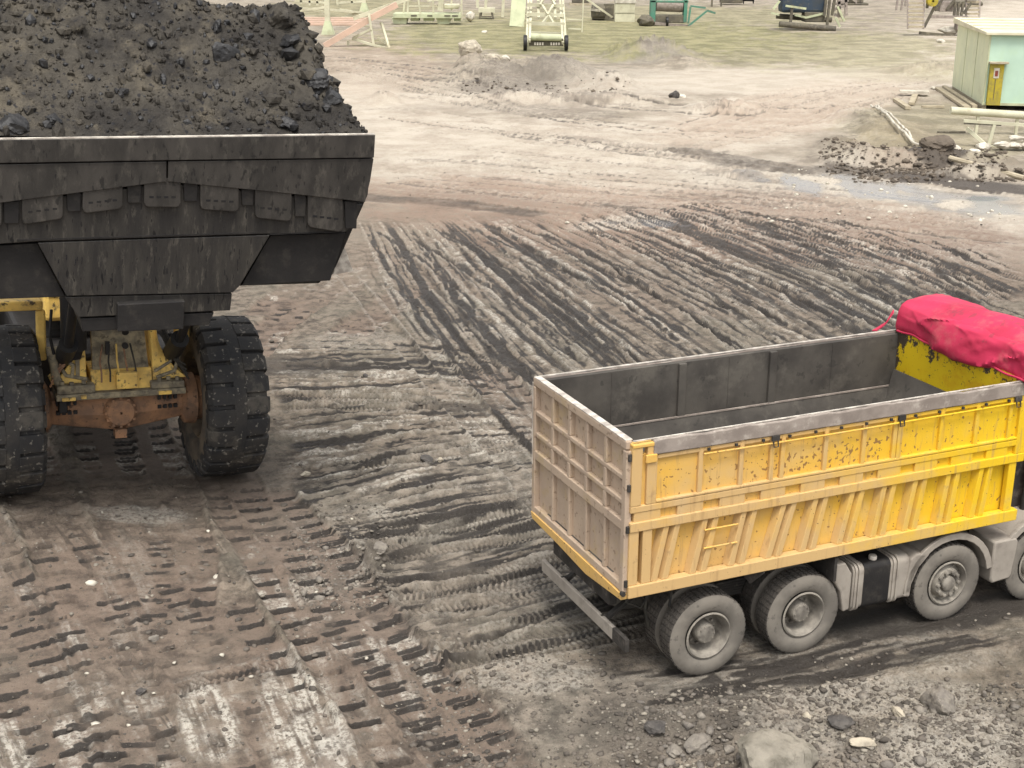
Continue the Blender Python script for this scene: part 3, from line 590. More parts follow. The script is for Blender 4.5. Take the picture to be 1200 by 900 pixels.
# near and far side walls
def side_wall(far):
    y0=BW-.07 if far else 0; sgn=1 if far else -1; yo=BW if far else 0
    mb=MB()
    # skin: upper, lower
    mb.box(.10,BL-.06,y0+.004 if not far else y0,y0+.066 if not far else y0+.066,2.39,3.0)
    mb.box(.10,BL-.06,y0+(.0 if far else .075),y0+(.02 if far else .10),Z0+.05,2.20); mb.box(.06,BL-.06,*((BW-.03,BW-.01) if far else (.012,.03)),2.16,2.33)
    skin=mb.build('side_panel',[yel],lorry,bevel=.006)
    if far: skin.data.materials[0]=inner; skin['label']='dark coal-stained far side panel'
    fr=MB(); f=lambda a,b,lo,hi,d0,d1: fr.box(a,b,*( (yo+d0,yo+d1) if far else (-d1,-d0)),lo,hi)
    f(.0,BL,2.315,2.395,-.05,.035)          # upper mid rail
    f(.0,BL,2.085,2.20,-.05,.045)           # lower mid rail
    f(.0,BL,Z0,1.42,-.06,.05)               # bottom rail
    for a in (0.0,.17,BL-.22): f(a,a+.12,1.42,2.085,-.05,.03); 
    for a in (0.0,.19): f(a,a+.13,2.395,3.12,-.05,.035)
    f(BL-.16,BL,2.2,3.0,-.05,.04)
    # short stubs that leave slots between the two rails
    x=.05
    while x<BL-.1: f(x,x+.34,2.19,2.32,-.05,.026); x+=.555
    for a in (.88,1.42,1.98,2.58,3.13,3.58,4.28,4.83,5.36): f(a-.030,a+.030,2.395,2.99,-.03,.034)
    f(.32,BL-.16,2.925,2.975,-.03,.030); f(.32,BL-.16,2.40,2.435,-.03,.040)
    f(3.615,3.69,2.395,2.99,-.03,.038); f(1.80,1.86,2.395,2.99,-.03,.038)
    fr.build('side_frame',yeld,lorry,bevel=.010)
    # leaning stiffeners of the lower half, each two folds
    rb=MB()
    for t,b in ((.55,.41),(1.06,.92),(1.58,1.44),(2.13,1.95),(2.58,2.44),(3.11,2.97),(3.58,3.47),(4.05,3.95),(4.56,4.48),(5.08,5.0)):
        for o in (-.072,.072):
            y_i,y_o=((yo-.05,yo+.025) if far else (.075,-.025))
            pts=[(t+o-.068,y_i,2.084),(t+o+.068,y_i,2.084),(b+o+.068,y_i,1.421),(b+o-.068,y_i,1.421)]
            top=[(t+o-.034,y_o,2.084),(t+o+.034,y_o,2.084),(b+o+.040,y_o,1.421),(b+o-.040,y_o,1.421)]
            rb.add(pts+top,[(0,1,2,3),(4,7,6,5),(0,4,5,1),(1,5,6,2),(2,6,7,3),(3,7,4,0)])
    rb.each('side_rib',yeld,lorry,bevel=.006)
    # grey top rail, dented a little
    r=MB(); n=40
    P=[]
    for i in range(n+1):
        a=.26+(BL-.26)*i/n if not far else BL*i/n; dz=.008*math.sin(i*.9)+.006*math.sin(i*2.3)
        ya,yb=((BW-.035,BW+.03) if far else (-.05,.015)); P+=[(a,ya,2.985+dz*.3),(a,yb,2.985+dz*.3),(a,yb,3.155+dz),(a,ya,3.155+dz)]
    Fs=[(0,1,2,3),tuple(4*n+j for j in (3,2,1,0))]+[(4*i+j,4*i+(j+1)%4,4*i+4+(j+1)%4,4*i+4+j) for i in range(n) for j in range(4)]
    r.add(P,Fs).build('top_rail',railm,lorry,bevel=.012)
    e=MB(); e.box(.02,BL-.02,*((BW-.034,BW-.005) if far else (-.012,.012)),3.160,3.170)
    e.each('worn_edge',edge,lorry)
side_wall(False); side_wall(True)
nr_=MB(); nr_.box(.0,.27,-.045,.08,3.09,3.135); nr_.box(.16,.30,-.06,-.03,2.90,3.0); nr_.build('corner_cap',yel,lorry,bevel=.01)
for a in (1.84,3.63,5.42): hk=MB(); hk.box(a-.05,a+.05,-.075,-.05,2.93,2.99); hk.tube([(a-.03,-.07,2.93),(a-.03,-.085,2.86),(a+.03,-.085,2.86),(a+.03,-.07,2.93)],.008,6); hk.build('tarp_hook',chassis,lorry)
hk=MB()
for i in range(13): hk.box(.95+i*.36,.98+i*.36,-.06,-.036,2.935,2.965)
hk.each('lashing_eye',chassis,lorry)
pipe=MB(); pipe.tube([(.9,-.055,2.905),(2.6,-.06,2.895),(5.5,-.055,2.905)],.012,8); pipe.build('lashing_rail',yel,lorry)
# small steps between two lower ribs
stp=MB(); 
for z in (1.72,1.95): stp.tube([(.97,-.035,z),(1.42,-.035,z)],.012,6)
stp.each('step_rung',yel,lorry)
# inner linings
li=MB()
li.box(.06,BL-.10,BW-.115,BW-.037,2.40,3.135)                         # far lining upper
li.add([(.06,BW-.075,2.40),(BL-.1,BW-.075,2.40),(BL-.1,BW-.42,1.50),(.06,BW-.42,1.50),(.06,BW-.16,2.40),(BL-.1,BW-.16,2.40),(BL-.1,BW-.47,1.50),(.06,BW-.47,1.50)],
 [(0,1,2,3),(4,7,6,5),(0,4,5,1),(1,5,6,2),(2,6,7,3),(3,7,4,0)])
li.box(.06,BL-.10,.09,.125,2.40,2.98)
li.add([(.06,.09,2.40),(BL-.1,.09,2.40),(BL-.1,.42,1.50),(.06,.42,1.50),(.06,.15,2.40),(BL-.1,.15,2.40),(BL-.1,.47,1.50),(.06,.47,1.50)],
 [(0,1,2,3),(4,7,6,5),(0,4,5,1),(1,5,6,2),(2,6,7,3),(3,7,4,0)])
for a in (.95,3.30): pass
li.each('side_lining',inner,lorry,bevel=.004)
sm=MB(); sm.box(.08,BL-.12,BW-.172,BW-.150,2.392,2.412); sm.build('lining_weld',railm,lorry)
ps=MB()
for a in (2.02,3.42): ps.box(a-.055,a+.055,BW-.165,BW-.112,2.30,3.13)
ps.each('lining_post',inner,lorry,bevel=.01)
ws=MB()
for a in (1.0,2.75,4.4): ws.box(a-.006,a+.006,BW-.121,BW-.114,2.42,3.12)
ws.each('panel_seam',inner,lorry)
fl=MB(); fl.box(.05,BL-.08,.40,BW-.40,1.44,1.51); fl.box(.0,BL,.35,BW-.35,1.30,1.435); fl.build('bed_floor',inner,lorry,bevel=.005)
# front wall: yellow above, dirty sloped kick plate below
fw_=MB(); fw_.box(BL-.16,BL-.02,.05,BW-.05,1.3,3.20)
fw=fw_.build('front_wall',yelc,lorry,bevel=.01); fw['label']='clean yellow front wall inside the box'
kp=MB(); kp.add([(BL-.17,.13,2.62),(BL-.17,BW-.13,2.62),(BL-.62,BW-.35,1.52),(BL-.62,.35,1.52),(BL-.20,.13,2.62),(BL-.20,BW-.13,2.62),(BL-.66,BW-.35,1.52),(BL-.66,.35,1.52)],
 [(0,1,2,3),(4,7,6,5),(0,4,5,1),(1,5,6,2),(2,6,7,3),(3,7,4,0)]); kp.build('kick_plate',inner,lorry)
# tailgate
tg=MB(); tg.box(.02,.055,.04,BW-.02,Z0+.06,3.13)
def tr(y0_,y1_,z0_,z1_,d=-.045): tg.box(d,.03,y0_,y1_,z0_,z1_)
tr(.03,BW,3.06,3.16,-.05); tr(.03,BW,2.08,2.20,-.05); tr(.03,BW,Z0+.06,Z0+.16,-.05)
tr(.0,.09,Z0+.06,3.05,-.055); tr(BW-.07,BW+.01,Z0+.06,3.05,-.055)
for z in (2.42,2.71): tr(.09,BW-.07,z-.03,z+.03)
for z in (): tr(.09,BW-.07,z-.012,z+.012,-.03)
for y_ in (.53,1.01,1.47,1.94):
    for za,zb in ((2.20,2.39),(2.45,2.68),(2.74,3.06)): tr(y_-.035,y_+.035,za,zb)
    tr(y_-.028,y_+.028,Z0+.16,2.08,-.035)
tg.build('tailgate',tgm,lorry,bevel=.012)
te=MB(); te.box(-.048,.04,.05,BW-.02,3.162,3.172); te.box(-.06,-.052,BW-.02,BW+.0,2.0,3.1); te.each('tailgate_worn_edge',edge,lorry)
hg=MB()
for z in (2.98,2.62,2.12,1.45): hg.tube([(-.02,-.012,z-.04),(-.02,-.012,z+.04)],.022,8)
hg.tube([(-.05,.02,1.33),(-.05,-.03,1.33)],.03,8); hg.each('tailgate_hinge',chassis,lorry)
sl_=MB(); sl_.prism([(-.07,0,Z0+.055),(-.07,BW,Z0+.075),(-.07,BW-.05,Z0-.01),(-.07,1.6,Z0-.05),(-.07,.9,Z0-.10),(-.07,0,Z0-.02)],(.12,0,0))
s_=sl_.build('rear_sill',yel,lorry,bevel=.006)
# chassis
ch=MB()
for y_ in (.78,1.62): ch.box(.35,8.3,y_,y_+.09,.80,1.06)
for x in (.4,1.8,3.3,4.1,5.5,6.9): ch.box(x,x+.1,.8,1.7,.82,1.02)
ch.box(.3,5.4,.72,.86,1.08,1.29); ch.box(.3,5.4,1.62,1.76,1.08,1.29)
ch.build('chassis_frame',chassis,lorry,bevel=.01)
dk=MB()
for x in (1.15,2.5): dk.tube([(x,.5,.52),(x,2.0,.52)],.11,12); dk.lathe([(-.2,.05),(-.16,.2),(0,.26),(.16,.2),(.2,.05)],(x,1.25,.52),'x',16)
for x in (4.71,6.2): dk.tube([(x,.4,.50),(x,2.1,.50)],.07,10)
dk.tube([(2.6,1.25,.62),(6.6,1.25,.85)],.06,10); dk.each('axle',chassis,lorry,smooth=True)
spg=MB()
for y_ in (.66,1.75):
    for i in range(6): spg.box(1.15+.05*i,2.5-.05*i,y_,y_+.1,.62+.035*i,.65+.035*i)
spg.each('leaf_spring',chassis,lorry,per=6)
# rear underrun bar
bp=MB(); bp.beam((.02,-.02,.66),(.02,2.28,.66),.05,.16); bp.build('underrun_bar',fend,lorry,bevel=.008)
bb=MB(); bb.beam((.02,-.03,.66),(.02,.30,.66),.054,.164); bb.build('underrun_end',chassis,lorry,bevel=.006)
bk=MB()
for y_ in (.62,1.72): bk.beam((.04,y_,.66),(.55,y_,1.0),.07,.05); bk.beam((.05,y_,.60),(.05,y_,.74),.1,.05)
bk.beam((.10,.50,1.02),(.10,2.05,1.02),.10,.2); bk.each('underrun_bracket',chassis,lorry,bevel=.006)
for y_ in (.62,1.95):
    l_=MB(); l_.box(.10,.14,y_-.08,y_+.08,.93,1.0); l_.build('tail_lamp',lensr,lorry,bevel=.01)
fl2=MB()
for x,y_ in ((.45,.3),(.6,2.1),(.75,.25)): fl2.tube([(x,y_,1.2),(x-.03,y_,.9),(x+.04,y_+.02,.62)],.018,6)
fl2.tube([(.35,.5,1.2),(.25,.45,.95),(.42,.4,.86),(.55,.45,1.0),(.6,.5,1.2)],.02,8); fl2.each('air_hose',hose,lorry)
# wheels
def tyre_prof(w,r): # outline across the tread
    h=w/2; return [(-h*.72,.30),(-h*.95,.34),(-h,.42),(-h*.94,.485),(-h*.80,.518),(-h*.6,r),(h*.6,r),(h*.80,.518),(h*.94,.485),(h,.42),(h*.95,.34),(h*.72,.30)]
def truck_tyre(mb,c,w=.29,r=.53):
    P_=tyre_prof(w,r-.012); mb.lathe(P_[4:8],c,'y',56); mb.lathe(P_[:5],c,'y',56,mi=1); mb.lathe(P_[7:],c,'y',56,mi=1)
    for k in range(44):
        a=2*math.pi*k/44
        for s0,s1 in ((-.62,-.36),(-.30,-.05),(.05,.30),(.36,.62)):
            mb.sector(r-.02,r,s0*w/2*1.25,s1*w/2*1.25,a,a+2*math.pi/44*.72,c,k=1,ax='y')
WR=.53
def wheel(x,y,side,dual,name='wheel'):
    # side -1: outer face towards -y
    we=bpy.data.objects.new(name,None); COL.objects.link(we); we.parent=lorry; we.location=(x,y,WR-.012); we.empty_display_size=.1
    t=MB(); truck_tyre(t,(0,0,0))
    if dual: truck_tyre(t,(0,-side*.35,0))
    t.build('tyre',[ttyre,tside],we,smooth=True)
    r=MB(); s=side
    if dual:
        r.lathe([(s*.135,.305),(s*.145,.285),(s*.12,.262),(s*-.02,.245),(s*-.07,.215),(s*-.06,.16),(s*-.055,.02)],(0,0,0),'y',40)
        r.lathe([(-s*.30,.3),(-s*.2,.26),(-s*.07,.215)],(0,0,0),'y',30)
    else:
        r.lathe([(s*.135,.305),(s*.145,.285),(s*.11,.262),(s*.05,.25),(s*.06,.225),(s*.13,.19),(s*.135,.13),(s*.10,.11),(s*.10,.02)],(0,0,0),'y',40)
    rim=r.build('rim',trim_,we,smooth=True)
    h=MB()
    if dual:
        h.lathe([(-s*.06,.135),(s*.055,.13),(s*.085,.118),(s*.095,.09),(s*.10,.001)],(0,0,0),'y',28)
        for k in range(10):
            a=2*math.pi*k/10; h.lathe([(-s*.055,.018),(-s*.02,.018),(-s*.02,.001)],(.172*math.cos(a),0,.172*math.sin(a)),'y',6)
            h.lathe([(s*.085,.010),(s*.102,.010),(s*.102,.001)],(.1*math.cos(a),0,.1*math.sin(a)),'y',6)
    else:
        h.lathe([(s*.10,.105),(s*.155,.10),(s*.175,.075),(s*.18,.001)],(0,0,0),'y',24)
        for k in range(10):
            a=2*math.pi*k/10; h.lathe([(s*.12,.027),(s*.165,.025),(s*.17,.001)],(.162*math.cos(a),0,.162*math.sin(a)),'y',8)
            h.lathe([(s*.045,.03),(s*.068,.03),(s*.068,.001)],(.232*math.cos(a+.3),0,.232*math.sin(a+.3)),'y',8)
    h.build('hub',trim_,we,smooth=True)
for x in (1.15,2.5): wheel(x,.15+.02,-1,True); wheel(x,BW-.17,1,True)
for x in (4.71,6.2): wheel(x,.16,-1,False); wheel(x,BW-.16,1,False)
# near side tank, mudguards, battery box
tk=MB()
def roundbox(mb,x0,x1,y0,y1,z0,z1,r=.09,n=6):
    pts=[]
    for (cy,cz,a0) in ((y1-r,z1-r,0),(y0+r,z1-r,90),(y0+r,z0+r,180),(y1-r,z0+r,270)):
        for k in range(n+1): a=R(a0+90*k/n); pts.append((x0,cy+r*math.cos(a),cz+r*math.sin(a)))
    mb.prism(pts,(x1-x0,0,0))
roundbox(tk,3.20,4.06,.03,.68,.42,1.03); tk.build('fuel_tank',fend,lorry,bevel=.012,smooth=True)
oil=MB(); roundbox(oil,3.36,3.76,.022,.688,.412,1.038); ot=oil.build('fuel_stain_band',bdark,lorry,smooth=True); ot['label']='black oily patch around the filler cap'
tb_=MB()
for x in (3.22,3.27,3.80,3.86): roundbox(tb_,x,x+.03,.012,.70,.402,1.048)
tb_.each('tank_strap',fend,lorry,smooth=True)
cp_=MB(); cp_.lathe([(0,.05),(.03,.055),(.05,.05),(.055,.001)],(3.55,.13,1.035),'z',16); cp_.build('filler_cap',edge,lorry,smooth=True)
bx=MB(); bx.prism([(2.90,0.02,1.12),(3.06,0.02,1.12),(3.17,.02,.95),(3.17,.02,.46),(3.08,.02,.44),(3.02,.02,.72),(2.93,.02,.86)],(0,.45,0)); bx.build('tank_guard',fend,lorry,bevel=.02)
def arch(x0,y0,y1,a0,a1,r=.62,t=.03,tail=None):
    mb=MB(); n=14; pin=[];po=[]
    for k in range(n+1):
        a=R(a0+(a1-a0)*k/n); pin.append((x0+r*math.cos(a),y0,.52+r*math.sin(a)*.98)); po.append((x0+(r+t)*math.cos(a),y0,.52+(r+t)*math.sin(a)*.98))
    mb.prism(pin+po[::-1],(0,y1-y0,0))
    mb.prism([(p_[0],y0-.02,p_[2]) for p_ in pin]+[(x0+(r+.09)*math.cos(R(a0+(a1-a0)*k/n)),y0-.02,.52+(r+.09)*math.sin(R(a0+(a1-a0)*k/n))*.98) for k in range(n,-1,-1)],(0,.05,0))
    return mb
for y0,y1 in ((.03,.62),(BW-.62,BW-.03)):
    arch(4.71,y0,y1,8,180).build('mudguard',fend,lorry,bevel=.008,smooth=True)
    arch(6.2,y0,y1,0,172).build('mudguard',fend,lorry,bevel=.008,smooth=True)
ff=MB(); ff.prism([(4.06,.01,.98),(4.16,.01,1.04),(4.36,.01,1.0),(4.20,.01,.84),(4.11,.01,.62),(4.10,.01,.45),(4.0,.01,.47)],(0,.5,0)); ff.build('mudguard_front_flap',fend,lorry,bevel=.02)
bt=MB(); bt.prism([(5.40,.0,.98),(5.76,.0,.98),(5.80,.0,.92),(5.76,.0,.45),(5.72,.0,.40),(5.43,.0,.38),(5.40,.0,.45)],(0,.5,0)); bt.build('side_locker',fend,lorry,bevel=.025,smooth=True)
mf=MB(); mf.box(2.86,2.90,-.02,.55,.92,1.24); mf.beam((1.72,.1,1.25),(1.78,.02,1.16),.02,.25); mf.each('mud_flap',chassis,lorry)
air=MB()
for z in (.62,.9): air.lathe([(0,.02),(.02,.11),(.08,.12),(.52,.12),(.58,.11),(.6,.02)],(4.2,.75,z),'x',16)
air.each('air_tank',chassis,lorry,smooth=True)
# cab (ahead of the box, outside the picture)
cb=MB(); cb.prism([(6.55,.02,.75),(8.55,.02,.55),(8.6,.02,1.6),(8.40,.02,2.75),(8.2,.02,2.92),(6.75,.02,2.92),(6.55,.02,2.6)],(0,BW-.04,0)); cab=cb.build('cab',redcab,lorry,bevel=.06,smooth=True,seg=3)
gl=MB(); gl.prism([(7.15,-.002,1.75),(8.2,-.002,1.65),(8.15,-.002,2.55),(7.2,-.002,2.6)],(0,.03,0)); gl.prism([(7.15,BW-.028,1.75),(8.2,BW-.028,1.65),(8.15,BW-.028,2.55),(7.2,BW-.028,2.6)],(0,.03,0))
gl.prism([(8.575,.2,1.75),(8.575,BW-.2,1.75),(8.44,BW-.25,2.6),(8.44,.25,2.6)],(.03,0,.004)); gl.each('window',glass,cab)
bmp=MB(); bmp.box(8.45,8.72,.0,BW,.38,.85); bmp.build('bumper',fend,lorry,bevel=.05)
clut=MB(); clut.box(5.85,6.45,.5,2.0,1.05,1.9); clut.tube([(6.3,2.2,.9),(6.3,2.2,2.7)],.07,10); clut.tube([(6.2,.4,.9),(6.25,.4,2.3)],.05,10); clut.tube([(6.35,1.25,1.1),(5.75,1.25,2.9)],.1,12); clut.each('lift_gear',chassis,lorry,bevel=.02)
# red tarp rolled up at the head of the box
def make_tarp():
    C=np.array([(5.50,3.15),(5.48,3.34),(5.51,3.49),(5.57,3.55),(5.78,3.60),(6.0,3.63),(6.25,3.60),(6.42,3.5),(6.45,3.3),(6.3,3.1),(5.9,3.08)])
    n=len(C); m=5; ring=[]
    for i in range(n):
        a,b,c_,d=C[i-1],C[i],C[(i+1)%n],C[(i+2)%n]
        for t in np.linspace(0,1,m,endpoint=False): ring.append(.5*(2*b+(c_-a)*t+(2*a-5*b+4*c_-d)*t*t+(3*b-a-3*c_+d)*t**3))
    ring=np.array(ring); nv=len(ring); ctr=ring.mean(0); nrm=ring-ctr; nrm/=np.linalg.norm(nrm,axis=1)[:,None]; nu=150; V=[]
    for i in range(nu+1):
        t=i/nu; y=-.14+(BW+.12)*t
        endr=min(1,(min(t,1-t)/.012)*.14+.86)
        for j in range(nv):
            q=ctr+(ring[j]-ctr)*endr; up=max(0,nrm[j,1])
            f=.05*(float(fbm(np.array([t*5+j*.06]),np.array([j*.10-t*3]),8,2)[0])-.5)
            # creases running across and diagonally, sharp ridged
            u1=float(vn(np.array([t*5+j*.16]),np.array([t*1.0-j*.05]),15)[0]); f+=.040*(1-abs(2*u1-1))**5
            u2=float(vn(np.array([t*10-j*.2]),np.array([j*.12]),19)[0]); f+=.014*(1-abs(2*u2-1))**4
            sag=.07*math.sin(t*3.1)-.05*math.sin(t*6.5+.5)
            V.append((q[0]+f*nrm[j,0]+.03*math.sin(t*8),y,q[1]+f*nrm[j,1]+up*(.07*math.sin(t*3.3+.3)+.04*sst(.8,1.,t)-.03)+(.03 if nrm[j,1]<0 else .0)*math.sin(t*9)))
    Fq=[(i*nv+j,i*nv+(j+1)%nv,(i+1)*nv+(j+1)%nv,(i+1)*nv+j) for i in range(nu) for j in range(nv)]
    mb=MB(); mb.add(V,Fq+[tuple(range(nv))[::-1],tuple(range(nu*nv,(nu+1)*nv))])
    o=mb.build('tarp',tarp,lorry); o.data.polygons.foreach_set('use_smooth',[True]*len(o.data.polygons)); o.data.set_sharp_from_angle(angle=R(60))
    o['label']='crumpled crimson tarp bunched along the front edge of the box'
    fb=MB(); n=60; A=[]
    for i in range(n+1):
        t=i/n; y=-.12+(BW*.90)*t; w_=.02*math.sin(t*23)+.03*math.sin(t*9+1); h=3.64+.10*math.sin((.02+t*.9)*3.3+.3)-.05
        x=5.67+.05*math.sin(t*7)
        A+=[(x-.17+w_*.4,y,h-.30+w_),(x-.16,y,h-.17+w_*.5),(x-.04,y,h-.07),(x+.16,y,h+.035),(x+.34,y,h+.06)]
    fb.add(A,[(5*i+j,5*i+j+1,5*i+j+6,5*i+j+5) for i in range(n) for j in range(4)])
    q=fb.build('tarp_fold',tarp,lorry,smooth=True); z_=q.modifiers.new('thick','SOLIDIFY'); z_.thickness=.012; ss=q.modifiers.new('sub','SUBSURF'); ss.levels=ss.render_levels=1
    hm=MB(); hm.tube([(5.485-.012*math.sin(t*19),-.10+BW*1.0*t,3.18+.012*math.sin(t*9)+.01*math.sin(t*31)) for t in np.linspace(0,1,40)],.016,6); hm.build('tarp_hem',tarp,lorry,smooth=True)
    tl=MB(); tl.add([(5.48,BW+.0,3.45),(5.45,BW-.04,3.42),(5.33,BW-.02,3.25),(5.20,BW-.02,3.18),(5.16,BW+.03,3.17),(5.42,BW+.03,3.28)],[(0,1,2,5),(5,2,3,4)])
    q=tl.build('tarp_tail',tarp,lorry); z_=q.modifiers.new('thick','SOLIDIFY'); z_.thickness=.015
make_tarp()
# ================================================================ WHEEL LOADER
roll=-.072
loader=thing('wheel_loader','huge yellow wheel loader carrying a raised black bucket heaped with coal','wheel loader',(-6.383,20.449,0),0)
loader.rotation_euler=(Matrix.Rotation(LYAW,3,'Z')@Matrix.Rotation(-roll,3,'Y')).to_euler()
LM=np.array(Matrix.Rotation(LYAW,3,'Z')@Matrix.Rotation(-roll,3,'Y')); LOC3=np.array([-6.383,20.449,0])
def loc(P): return (np.asarray(P)-LOC3)@LM            # world -> loader local (x right, -y forward, z up)
BP=LOC3+LM@np.array([0,-3.62,5.993]); BQ=LOC3+LM@np.array([0,-3.30,3.35]); bu=LM@np.array([1,0,0]); bn=np.cross(bu,BP-BQ); bn/=np.linalg.norm(bn)
bn_l=bn@LM
if bn_l[1]>0: bn=-bn; bn_l=-bn_l
def face(pts,off=0): return [loc(onp(x,y,BP+bn*off,bn)) for x,y in pts]   # outline on the bucket's front plane
def plate(mb,pts,front,thick,mi=0): mb.prism(face(pts,front),-bn_l*thick,mi)
TR,TA,TB=1.313,1.193,2.177
def big_tyre(side,y0=0.,xo=0.):
    xm=side*(TA+TB)/2+xo; w=(TB-TA); we=bpy.data.objects.new('wheel',None); COL.objects.link(we); we.parent=loader; we.location=(xm,y0,TR)
    t=MB(); h=w/2; r=TR
    t.lathe([(-h*.80,.66),(-h*.96,.74),(-h,.92),(-h*.97,1.08),(-h*.90,1.18),(-h*.80,r-.085),(-.11,r-.075),(-.10,r-.01),(.10,r-.01),(.11,r-.075),(h*.80,r-.085),(h*.90,1.18),(h*.97,1.08),(h,.92),(h*.96,.74),(h*.80,.66)],(0,0,0),'x',88)
    n=23
    for k in range(n):
        for s in (-1,1):
            a=2*math.pi*(k+(.5 if s>0 else 0))/n; d=2*math.pi/n*.80
            t.sector(r-.12,r,s*.09,s*h*.88,a,a+d,(0,0,0),r1b=r-.02,k=4); t.sector(r-.30,r-.02,s*h*.86,s*h*1.0,a+.01,a+d-.01,(0,0,0),r1b=r-.10,k=4)
    t.lathe([(-side*h*.80,.655),(-side*h*.97,.74),(-side*(h+.006),.92),(-side*h*.985,1.10)],(0,0,0),'x',60,mi=1)
    t.build('tyre',[rubber,lside],we,bevel=.012)
    q=MB()
    for s in (-1,1): q.lathe([(s*h*.80,.68),(s*h*.86,.64),(s*h*.6,.60),(s*h*.35,.56),(s*h*.30,.34),(s*h*.42,.30),(s*h*.42,.02)],(0,0,0),'x',40)
    q.build('rim',loader_rim,we,smooth=True)
big_tyre(1); big_tyre(-1)
big_tyre(1,5.0,-.3); big_tyre(-1,5.0,-.3)
# axle housing, ledge, front frame
ax_=MB(); ax_.add([(x,y,TR+z) for (x,hh,dd) in ((-1.2,.20,.22),(-.95,.24,.26),(-.5,.30,.32),(0,.36,.40),(.5,.30,.32),(.95,.24,.26),(1.2,.20,.22)) for (y,z) in ((-dd,hh*.75),(-dd-.03,-hh*.2),(-dd*.8,-hh),(dd,-hh),(dd,hh*.75))],
 [(5*i+j,5*i+(j+1)%5,5*i+5+(j+1)%5,5*i+5+j) for i in range(6) for j in range(5)]+[(0,1,2,3,4),(34,33,32,31,30)]); 
axo=ax_.build('axle_housing',axm,loader,bevel=.03)
pin=MB(); pin.lathe([(-.50,.02),(-.49,.20),(-.44,.25),(-.3,.27)],(.0,0,TR-.02),'y',28); pin.box(-.09,.09,-.46,-.30,TR-.44,TR-.30)
for k in range(12): a=k/12*6.283; pin.box(.23*math.cos(a)-.02,.23*math.cos(a)+.02,-.475,-.44,TR-.04+.23*math.sin(a),TR+.0+.23*math.sin(a))
pn=pin.build('axle_pinion',axm,axo,smooth=True)
for xx in (-.82,.72):
    bo=MB()
    for i in range(4):
        bo.box(xx+i*.085-.13,xx+i*.085-.085,-.37,-.27,TR+.12,TR+.22); bo.box(xx+i*.085-.13,xx+i*.085-.075,-.36,-.27,TR-.03,TR+.025)
    bo.each('mounting_bolt',black,axo)
fh=MB()
for s in (-1,1): fh.lathe([(s*1.0,.30),(s*1.06,.40),(s*1.22,.42),(s*1.25,.36),(s*1.45,.34)],(0,0,TR),'x',32)
fh.each('final_drive',axm,loader,smooth=True)
lg=MB(); lg.box(-.98,.98,-.62,-.05,TR+.27,TR+.37); lg.box(-.96,-.40,-.60,-.1,TR+.372,TR+.50); lg.box(.44,.96,-.60,-.1,TR+.372,TR+.48); lg.box(-.36,-.12,-.64,-.6,TR+.29,TR+.35); lg.box(.16,.40,-.64,-.6,TR+.29,TR+.35)
lgo=lg.build('frame_ledge',dusty,loader,bevel=.02)
fr=MB(); 
fr.add([(-.40,-.34,TR+.62),(.46,-.34,TR+.62),(.40,.15,TR+1.95),(-.36,.15,TR+1.95),(-.40,-.26,TR+.60),(.46,-.26,TR+.60),(.40,.2,TR+1.9),(-.36,.2,TR+1.9)],[(0,1,2,3),(4,7,6,5),(0,4,5,1),(1,5,6,2),(2,6,7,3),(3,7,4,0)])
fr.build('cover_plate',dusty,loader,bevel=.01)
fb_=MB(); fb_.add([(-.42,-.52,TR+.375),(.48,-.52,TR+.375),(.50,-.36,TR+.66),(-.44,-.36,TR+.66),(-.42,.2,TR+.375),(.48,.2,TR+.375),(.5,.2,TR+.66),(-.44,.2,TR+.66)],[(0,1,2,3),(4,7,6,5),(0,4,5,1),(1,5,6,2),(2,6,7,3),(3,7,4,0)])
fb_.box(-.08,.24,-.60,-.42,TR+.40,TR+.66); fb_.build('frame_nose',ly,loader,bevel=.02)
bc=MB(); bc.tube([(.10,-.36,TR+1.24),(.10,-.28,TR+1.28)],.055,12); bc.tube([(.1,-.34,TR+1.02),(.1,-.30,TR+1.02)],.05,12); bc.box(-.20,-.14,-.36,-.3,TR+.9,TR+1.1); bc.each('cover_plug',black,loader)
